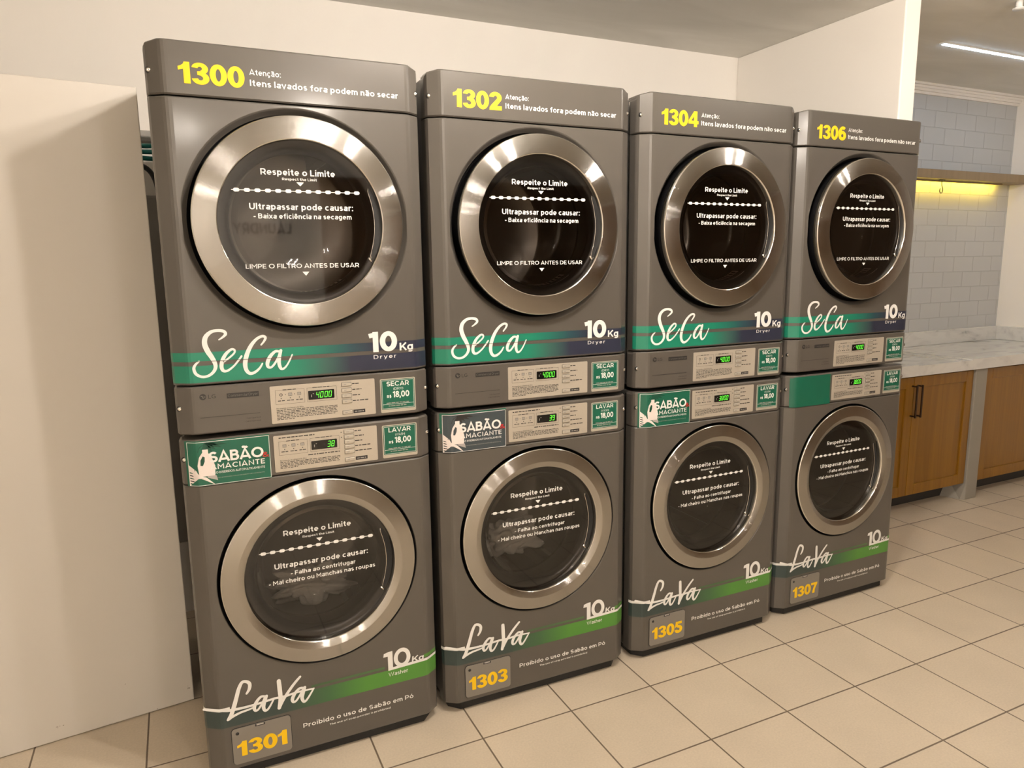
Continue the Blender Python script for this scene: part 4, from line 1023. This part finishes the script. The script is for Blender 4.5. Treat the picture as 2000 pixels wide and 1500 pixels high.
def slab3(mb):
    o = [(0.02, 0.70), (0.02, 0.050), (0.052, 0.016), (W - 0.052, 0.016), (W - 0.02, 0.050), (W - 0.02, 0.70)]
    n = len(o); mb.add([(x, y, 0.004) for x, y in o] + [(x, y, 0.038) for x, y in o], [tuple(range(n)), tuple(range(n, 2 * n))[::-1]] + [(i, n + i, n + (i + 1) % n, (i + 1) % n) for i in range(n)], M['gap'])
def make_dryer(parent_loc, rz, num, label):
    t = empty('tumble_dryer', parent_loc, rz); tag(t, label, 'dryer', 'tumble dryers on top of the washers')
    part('cabinet', 'd_cab', p_cabinet(Z_S3 + 0.004, Z_T - 0.008), t)
    cap = part('top_panel', 'd_cap', p_cap, t)
    part('machine_number', 'n' + num, p_number(num, 0.0735, 0.2250, 1.8915, 1.9415, -0.0009), cap, 'yellow digits reading ' + num)
    part('notice_lettering', 'd_capt', p_cap_text, cap)
    for x in (SCR, W - SCR): part('screw', 'scr%.3f_cap' % x, p_screw(x, 1.9205), cap)
    fp = part('front_panel', 'd_front', lambda mb: (panel(mb, Z_S2 + 0.002, Z_S1 - 0.001, M['paint'], (CX, Z_D, 0.2935)), p_recess_dryer(mb)), t)
    part('stripe_sticker', 'd_stripe', p_stripes_dryer, fp, 'teal to navy stripes')
    part('brand_lettering', 'd_seca', p_script(HS['seca']), fp)
    part('capacity_lettering', 'd_10', p_capacity_dryer, fp)
    dr = part('door', 'd_body', door_body(-0.018, 0.2685, Z_D), t)
    part('door_ring', 'd_ring', door_ring_dryer, dr, 'brushed steel door ring')
    part('door_surround', 'd_sur', p_surround(-0.02, Z_D), dr)
    part('door_glass', 'd_glass', p_glass(-0.02, Z_D), dr)
    part('glass_bowl', 'd_bowl', p_bowl(-0.02, Z_D), dr)
    part('handle', 'd_hand', p_handle(-0.02, Z_D, 62, 118), dr)
    part('limit_lettering', 'd_lim', p_limit_dryer, dr); part('reason_lettering', 'd_rea', p_reason_dryer, dr); part('filter_lettering', 'd_fil', p_filter_dryer, dr)
    part('drum', 'd_drum', p_drum(-0.02, Z_D, True), t)
    part('lint_filter', 'd_lint', p_lint, t)
    cp = part('control_panel', 'd_ctrl', lambda mb: panel(mb, Z_S3, Z_S2 - 0.0025, M['panel'], None, 0.006, 0.0035), t)
    z0, z1 = 1.0268, 1.1300
    part('interface_plate', 'd_plate', p_plate(z0, z1, False), cp)
    for z in keys(z0, z1, False): part('button', 'd_key%.4f' % z, p_key(z), cp)
    part('display', 'd_disp', p_display(z0, z1, False), cp)
    part('display_digits', 'd_dig', p_digits('4000', z0, z1, False), cp)
    part('price_sticker', 'd_price', p_price(1.0355, 1.1225, 'SECAR', '(DRY)'), cp)
    part('maker_lettering', 'd_logo', p_logo, cp)
    for x in (SCR, W - SCR): part('screw', 'scr%.3f_dc' % x, p_screw(x, 1.0865), cp)
    return t
def make_washer(parent_loc, rz, num, label, digits, soap):
    t = empty('washing_machine', parent_loc, rz); tag(t, label, 'washing machine', 'washing machines below the dryers')
    part('cabinet', 'w_cab', p_cabinet(0.030, Z_WT - 0.002), t)
    part('plinth', 'w_plinth', lambda mb: slab3(mb), t)
    for x in (0.05, W - 0.05):
        for y in (0.075, 0.66):
            part('foot', 'w_foot%.2f%.2f' % (x, y), lambda mb: mb.tube([(x, y, 0.0), (x, y, 0.014)], 0.02, M['gap'], 14), t)
    fp = part('front_panel', 'w_front', lambda mb: (panel(mb, Z_B, Z_S4 - 0.0012, M['paint'], (CX, Z_W, 0.2845)), p_recess_washer(mb)), t)
    part('stripe_sticker', 'w_wave', p_wave, fp, 'slate to green stripe')
    part('line_sticker', 'w_line0', p_line(0.0, 0.066, 0.2225, 0.2320), fp, 'white line'); part('line_sticker', 'w_line1', p_line(0.640, W, 0.2220, 0.2300), fp, 'white line')
    part('brand_lettering', 'w_lava', p_script(HS['lava']), fp)
    part('capacity_lettering', 'w_10', p_capacity_washer, fp)
    part('notice_lettering', 'w_foot_txt', p_foot_text, fp)
    ht = part('drain_hatch', 'w_hatch', p_hatch, t)
    part('machine_number', 'n' + num, p_number(num, 0.0765, 0.2150, 0.0735, 0.1195, -0.0036), ht, 'yellow digits reading ' + num)
    dr = part('door', 'w_body', door_body(0.006, 0.2735, Z_W), t)
    part('door_ring', 'w_ring', door_ring_washer, dr, 'brushed steel door ring')
    part('door_surround', 'w_sur', p_surround(0.015, Z_W), dr)
    part('door_glass', 'w_glass', p_glass(0.015, Z_W), dr)
    part('glass_bowl', 'w_bowl', p_bowl(0.015, Z_W), dr)
    part('handle', 'w_hand', p_handle(0.015, Z_W, 62, 118), dr)
    part('limit_lettering', 'w_lim', p_limit_washer, dr); part('reason_lettering', 'w_rea', p_reason_washer, dr)
    part('drum', 'w_drum', p_drum(0.015, Z_W, False), t)
    cp = part('control_panel', 'w_ctrl', lambda mb: panel(mb, Z_S4, Z_WT, M['panel'], None, 0.006, 0.0045), t)
    z0, z1 = 0.8900, 0.9925
    part('interface_plate', 'w_plate', p_plate(z0, z1, True), cp)
    for z in keys(z0, z1, True): part('button', 'w_key%.4f' % z, p_key(z), cp)
    part('display', 'w_disp', p_display(z0, z1, True), cp)
    part('display_digits', 'w_dig' + digits, p_digits(digits, z0, z1, True), cp)
    part('price_sticker', 'w_price', p_price(0.9000, 0.9860, 'LAVAR', '(WASH)'), cp)
    if soap == 'blank': part('cover_sticker', 'w_blank', p_blank, cp, 'plain green sticker')
    else: part('detergent_sticker', 'w_soap' + soap, p_soap(soap), cp, 'green detergent sticker' if soap == 'green' else 'slate grey detergent sticker')
    for x in (SCR, W - SCR): part('screw', 'scr%.3f_wc' % x, p_screw(x, 0.9500), cp)
    return t

STACKS = [((0.0, 0.0, 0), 0.0), ((0.7094, 0.0054, 0), -0.436), ((1.4321, 0.0012, 0), -0.030), ((2.1432, 0.0124, 0), 0.239)]
WD = [('1300', '1301', '38', 'green', 'stacked leftmost, next to the white cupboard'), ('1302', '1303', '39', 'slate', ''), ('1304', '1305', '3800', 'green', ''), ('1306', '1307', '3800', 'blank', '')]
DL = ['grey tumble dryer numbered 1300, top of the leftmost stack beside the white cupboard',
      'grey tumble dryer numbered 1302, top of the second stack from the left',
      'grey tumble dryer numbered 1304, top of the third stack from the left',
      'grey tumble dryer numbered 1306, top of the rightmost stack nearest the kitchen counter']
WL = ['grey washing machine numbered 1301 with green detergent sticker, bottom of the leftmost stack',
      'grey washing machine numbered 1303 with slate detergent sticker and clothes showing inside',
      'grey washing machine numbered 1305 with green detergent sticker, bottom of the third stack',
      'grey washing machine numbered 1307 with a blank green sticker, nearest the kitchen counter']
for (loc, rz), (dn, wn, dg, so, _), dl, wl in zip(STACKS, WD, DL, WL):
    make_washer(loc, math.radians(rz), wn, wl, dg, so)
    make_dryer(loc, math.radians(rz), dn, dl)

# laundry seen through two of the washer doors
def laundry(name, seed, scale, label):
    bm = bmesh.new(); rn = random.Random(seed)
    bmesh.ops.create_icosphere(bm, subdivisions=5, radius=1.0)
    ph = [(Vector((rn.uniform(-1, 1), rn.uniform(-1, 1), rn.uniform(-1, 1))).normalized() * rn.uniform(2.5, 9), rn.uniform(0, 6.28), rn.uniform(0.02, 0.07)) for _ in range(26)]
    for v in bm.verts:
        n = v.co.normalized(); d = 1.0
        for k, p, a in ph: d += a * (1 - abs(math.sin(k.dot(n) + p)) * 2)
        v.co = Vector((n.x * scale[0] * d, n.y * scale[1] * d, n.z * scale[2] * d))
    mb = MB(); mb.addbm(bm, M['cloth'], True)
    return mb.build(name)
l1 = laundry('laundry_load', 3, (0.155, 0.10, 0.070), ''); l1.location = (CX, 0.275, Z_W - 0.150)
tag(l1, 'pale laundry tumbling behind the door glass of washer 1301', 'laundry', kind='stuff')
l2 = laundry('laundry_load', 11, (0.165, 0.10, 0.085), ''); l2.location = (0.7094 + CX, 0.275, Z_W - 0.125)
tag(l2, 'crumpled beige laundry pressed against the door glass of washer 1303', 'laundry', kind='stuff')

# ------------------------------------------------------------------ the room
YB = 1.18; ZC = 2.53; XL = -2.6; XR = 5.37; YF = -5.2
XS0, XS1, YS = 2.878, 2.972, 0.187       # stub wall between laundry and kitchen
def box_obj(name, a, b, m): return MB().box(a, b, m).build(name)
struct(box_obj('floor', (XL - 0.1, YF - 0.1, -0.1), (XR + 0.1, YB + 0.1, 0.0), M['floor']))
struct(box_obj('ceiling', (XL - 0.1, YF - 0.1, ZC), (XR + 0.1, YB + 0.1, ZC + 0.1), M['ceiling']))
struct(box_obj('wall_back', (XL - 0.1, YB, 0), (XS1, YB + 0.1, ZC), M['wall']))
struct(box_obj('wall_kitchen', (XS1, YB, 0), (XR + 0.1, YB + 0.1, ZC), M['subway']))
struct(box_obj('wall_left', (XL - 0.1, YF, 0), (XL, YB, ZC), M['wall']))
struct(box_obj('wall_right', (XR, YF, 0), (XR + 0.1, YB, ZC), M['wall']))
struct(box_obj('wall_front', (XL, YF - 0.1, 0), (XR, YF, ZC), M['wall']))
mb = MB(); mb.bbox((XS0, YS, 0), (XS1, YB, ZC), M['wall'], 0.006, 3); struct(mb.build('wall_partition'))
mb = MB()
for k, (y0, z0) in enumerate(((0.0, 2.470), (0.012, 2.486), (0.02, 2.502), (0.035, 2.516))):
    mb.box((XS1, YB - 0.012 - y0, z0), (XR, YB, ZC), M['wall']) if k == 0 else mb.box((XS1, YB - 0.012 - y0, z0), (XR, YB - 0.012, ZC), M['wall'])
struct(mb.build('trim_1'))

# white boxed-in cupboard left of the machines
p0 = Vector((-0.031, 0.476, 0)); p1 = Vector((-0.569, 0.412, 0)); dv = (p1 - p0).normalized(); far = p0 + dv * 1.35
cb = empty('service_cupboard', (p0.x, p0.y, 0)); tag(cb, 'plain tall white cupboard standing left of the machine numbered 1300', 'cupboard')
ang = math.atan2(-dv.y, -dv.x); cb.rotation_euler = (0, 0, ang)
mb = MB(); mb.bbox((-1.35, 0.0, 0.003), (0.0, 0.020, 1.975), M['cupboard'], 0.003, 2)
mb.build('front_board', cb)
mb = MB(); mb.bbox((-0.02, 0.0205, 0.003), (0.0, 0.45, 1.973), M['cupboard'], 0.002, 1); mb.build('side_board', cb)
mb = MB(); mb.bbox((-1.35, 0.0205, 1.952), (-0.0205, 0.45, 1.9735), M['cupboard'], 0.002, 1); mb.build('top_board', cb)

# hoses in the slit between cupboard and machines
for k, z in enumerate((1.895, 1.872, 1.849)):
    mb = MB(); pts = [(-0.16 + 0.02 * q, 1.03 + 0.02 * math.sin(q * 0.5 + k), z + 0.004 * math.sin(q * 0.7)) for q in range(14)]
    mb.tube(catmull(pts, 3), 0.0085, M['tealhose'], 10)
    tag(mb.build('supply_hose'), ('topmost', 'middle', 'lowest')[k] + ' of three teal hoses in the slit behind the white cupboard', 'hose', 'teal hoses beside the first stack')
mb = MB(); mb.tube(catmull([(-0.14, 1.03, 1.83), (-0.05, 1.02, 1.82), (-0.01, 1.01, 1.77), (0.0, 1.01, 1.66), (0.005, 1.01, 1.5)], 6), 0.009, M['gap'], 10)
tag(mb.build('drain_hose'), 'black hose bending down in the slit beside the first stack', 'hose')
mb = MB(); mb.bbox((-0.20, 1.08, 1.93), (0.03, 1.175, 1.955), M['greypipe'], 0.004, 1)
tag(mb.build('pipe_bracket'), 'grey rail above the teal hoses in the slit', 'rail')
mb = MB(); mb.bbox((-0.10, 1.06, 0.35), (0.02, 1.17, 1.72), M['greypipe'], 0.01, 2)
tag(mb.build('exhaust_duct'), 'grey vertical duct in the slit below the teal hoses', 'duct')

# ------------------------------------------------------------------ kitchen corner
YC = 0.585; ZCT = 0.868; TH = 0.063
ct = empty('kitchen_counter', (XS1, YC, 0)); tag(ct, 'grey veined marble worktop along the tiled kitchen wall', 'worktop')
def lc(a): return (a[0] - XS1, a[1] - YC, a[2])
mb = MB()
# slab pieces around the basin and the drain groove
def sl(x0, x1, y0, y1, zt=ZCT, zb=ZCT - TH): mb.box(lc((x0, y0, zb)), lc((x1, y1, zt)), M['marble'])
sl(XS1 + 0.002, 3.12, YC, YB - 0.001); sl(3.12, 3.715, YC, YC + 0.045); sl(3.12, 3.715, 1.06, YB - 0.001)
sl(3.715, 4.078, YC, YB - 0.001, ZCT - 0.006); sl(4.078, 4.090, YC, YB - 0.001, ZCT + 0.002); sl(4.090, 4.185, YC, YB - 0.001, ZCT - 0.007); sl(4.185, XR - 0.001, YC, YB - 0.001)
mb.build('slab', ct)
mb = MB(); mb.bbox(lc((XS1 + 0.002, YB - 0.02, ZCT + 0.0005)), lc((XR - 0.0215, YB - 0.0005, 0.965)), M['marble'], 0.002, 1); mb.build('backsplash', ct)
mb = MB(); mb.bbox(lc((XR - 0.021, YC + 0.02, ZCT + 0.0005)), lc((XR - 0.0005, YB - 0.0005, 0.965)), M['marble'], 0.002, 1); mb.build('backsplash', ct)
mb = MB()
mb.box((3.13, YC + 0.055, 0.806), (3.705, 1.05, 0.809), M['drum'])
for a, b in (((3.121, YC + 0.0455, 0.806), (3.131, 1.0595, ZCT - 0.01)), ((3.704, YC + 0.0455, 0.806), (3.714, 1.0595, ZCT - 0.01)), ((3.121, YC + 0.0455, 0.806), (3.714, YC + 0.056, ZCT - 0.01)), ((3.121, 1.049, 0.806), (3.714, 1.0595, ZCT - 0.01))):
    mb.box(a, b, M['drum'])
tag(mb.build('sink_basin'), 'steel sink basin let into the marble worktop', 'sink')

def cabinet(x0, x1, splits, label, handles):
    t = empty('base_cabinet', ((x0 + x1) / 2, 0.612, 0)); tag(t, label, 'cabinet', 'honey wood base cabinets')
    ox, oy = (x0 + x1) / 2, 0.612
    L = lambda p: (p[0] - ox, p[1] - oy, p[2])
    mb = MB(); mb.box(L((x0, 0.634, 0.10)), L((x1, 1.15, 0.60)), M['oak'])
    mb.box(L((x0, 0.634, 0.60)), L((x1, 0.638, 0.80)), M['oak']); mb.build('body', t)
    mb = MB(); mb.box(L((x0, 0.72, 0.002)), L((x1, 1.15, 0.0995)), M['kick']); mb.build('plinth', t)
    for i, (a, b) in enumerate(splits):
        mb = MB(); z0, z1 = 0.103, 0.795; fw = 0.062; y0 = 0.612
        mb.bbox(L((a, y0 + 0.008, z0 + 0.003)), L((b, y0 + 0.021, z1 - 0.003)), M['oak'], 0.001, 1)
        for (xa, xb, za, zb) in ((a, a + fw, z0, z1), (b - fw, b, z0, z1), (a + fw, b - fw, z0, z0 + fw), (a + fw, b - fw, z1 - fw, z1)):
            mb.bbox(L((xa, y0, za)), L((xb, y0 + 0.014, zb)), M['oak'], 0.0025, 2)
        d = mb.build('door', t)
        if i in handles:
            hx = handles[i]; zt, zb = 0.745, 0.575
            mb = MB(); mb.tube([L((hx, y0, zt)), L((hx, y0 - 0.03, zt))], 0.0045, M['bronze'], 8); mb.tube([L((hx, y0, zb)), L((hx, y0 - 0.03, zb))], 0.0045, M['bronze'], 8)
            mb.bbox(L((hx - 0.005, y0 - 0.035, zb - 0.008)), L((hx + 0.005, y0 - 0.027, zt + 0.008)), M['bronze'], 0.001, 1)
            mb.build('handle', d)
    return t
cabinet(3.10, 4.252, [(3.11, 3.724), (3.728, 4.250)], 'honey wood base cabinet with two dark bar handles, left of the grey post', {0: 3.712, 1: 3.757})
cabinet(4.366, 5.36, [(4.372, 5.00)], 'honey wood base cabinet without visible handles, right of the grey post', {})
mb = MB()
mb.bbox((4.256, 0.600, 0.0), (4.362, 0.70, 0.802), M['concrete'], 0.004, 2)
mb.add([(4.256, 0.601, 0.0), (4.256, 0.601, 0.115), (4.238, 0.62, 0.0), (4.20, 0.72, 0.0), (4.256, 0.72, 0.115), (4.256, 0.72, 0.0)], [(0, 2, 1), (2, 3, 4, 1), (3, 5, 4)], M['concrete'])
tag(mb.build('support_post'), 'grey painted post under the marble worktop between the two wooden cabinets', 'post')

# shelf with its amber strip and a hook
sh = empty('wall_shelf', (4.2, YB, 1.945)); tag(sh, 'thick brown wooden shelf on the white tiled kitchen wall', 'shelf')
mb = MB(); mb.bbox((XS1 + 0.004 - 4.2, -0.128, 0.0), (XR - 0.002 - 4.2, -0.001, 0.054), M['shelfwood'], 0.002, 1); mb.build('board', sh)
mb = MB(); x0, x1 = XS1 + 0.05 - 4.2, 5.19 - 4.2
mb.box((x0, -0.060, -0.010), (x1, -0.055, -0.0005), M['shelfwood']); mb.build('light_channel', sh)
mb = MB(); mb.add([(x0, -0.0545, -0.0095), (x1, -0.0545, -0.0095), (x1, -0.0545, -0.001), (x0, -0.0545, -0.001)], [(0, 3, 2, 1)], M['amber']); o = mb.build('light_strip', sh); o['label'] = 'glowing amber strip'
mb = MB(); hx, hy = 4.525, 1.098
mb.bbox((hx - 0.022, hy - 0.008, 1.9395), (hx + 0.022, hy + 0.008, 1.9445), M['hookm'], 0.001, 1)
mb.tube(catmull([(hx, hy, 1.939), (hx + 0.001, hy, 1.915), (hx + 0.012, hy, 1.893), (hx + 0.014, hy, 1.876), (hx + 0.004, hy, 1.862), (hx - 0.010, hy, 1.866), (hx - 0.015, hy, 1.880), (hx - 0.010, hy, 1.890)], 6), 0.0028, M['hookm'], 8)
tag(mb.build('wire_hook'), 'small wire hook hanging under the wooden shelf', 'hook')

# ------------------------------------------------------------------ ceiling lights
ll = empty('linear_light', (4.4, 0.563, ZC)); tag(ll, 'cool white linear light on the ceiling above the kitchen worktop', 'ceiling light')
mb = MB(); mb.box((-0.745, -0.013, -0.006), (0.80, 0.013, 0.0), M['fixture']); mb.build('housing', ll)
mb = MB(); mb.box((-0.732, -0.009, -0.009), (0.79, 0.009, -0.0062), M['cool_tube']); mb.build('diffuser', ll)
def fill_tube_light(x, y0, y1, label, glow, group, z=-0.060):
    cy_ = (y0 + y1) / 2
    t = empty('fill_tube_light', (x, cy_, ZC)); tag(t, label, 'ceiling light', group)
    mb = MB(); mb.bbox((-0.012, y0 - cy_ - 0.02, -0.03), (0.012, y1 - cy_ + 0.02, -0.0005), M['fixture'], 0.003, 1)
    for y in (y0 - cy_ - 0.008, y1 - cy_ + 0.008): mb.box((-0.008, y - 0.006, z), (0.008, y + 0.006, -0.029), M['fixture'])
    mb.build('housing', t)
    mb = MB(); mb.tube([(0, y0 - cy_, z), (0, y1 - cy_, z)], 0.013, M[glow], 12); mb.build('tube', t)
    return t
for x, q, g in ((0.80, 'left', 'warm_tube'), (1.12, 'right', 'warm_tube'), (2.66, 'left', 'warm_tube_b'), (2.90, 'right', 'warm_tube_b')):
    t = empty('spot_light', (x, -0.86, ZC)); tag(t, 'small ceiling lamp above the frame, ' + q + ' one before the ' + ('second' if x < 2 else 'fourth') + ' stack', 'ceiling light', 'small ceiling lamps')
    mb = MB(); mb.tube([(0, 0, -0.03), (0, 0, -0.0005)], 0.05, M['fixture'], 20); mb.build('rim', t)
    mb = MB(); mb.tube([(0, 0, -0.10), (0, 0, -0.0305)], 0.026, M[g], 16); mb.build('bulb', t)
for x, y in ((0.17, -4.1), (0.95, -3.1), (-0.9, -4.5)):  # first pair where a reflection shows a lamp, others added as frontal fill
    for dx in (-0.06, 0.06): fill_tube_light(x + dx, y - 0.3, y + 0.3, 'added tube light behind the camera, brightening the back wall', 'fill_tube', 'added fill tubes behind the camera')
mb = MB(); mb.tube([(3.40, 0.045, ZC - 0.028), (3.40, 0.045, ZC)], 0.014, M['fixture'], 12); mb.tube([(3.40, 0.045, ZC - 0.034), (3.40, 0.045, ZC - 0.028)], 0.024, M['fixture'], 14)
tag(mb.build('sprinkler_head'), 'small white sprinkler head at the top right corner of the ceiling', 'sprinkler')

# opposite side of the room, seen only in reflections
mb = MB(); mb.bbox((1.35, YF + 0.001, 0.0), (XR - 0.01, YF + 0.05, 2.30), M['brownwall'], 0.004, 1); struct(mb.build('trim_2'))
mb = MB(); mb.bbox((XR - 0.05, YF + 0.06, 0.0), (XR - 0.001, -0.6, 2.45), M['brownwall'], 0.004, 1); struct(mb.build('trim_3'))
sg = empty('wall_lettering', (0.55, YF, 1.76)); tag(sg, 'dark LAUNDRY lettering on the wall behind the camera', 'lettering')
mb = MB(); letter(mb, 'LAUNDRY', 0.0, 0.52, 0.0, 0.10, 0.0, M['black'], 0.2)
o = mb.build('letters', sg); o.rotation_euler = (0, 0, PI); o.location = (0.52, 0.012, 0.0)
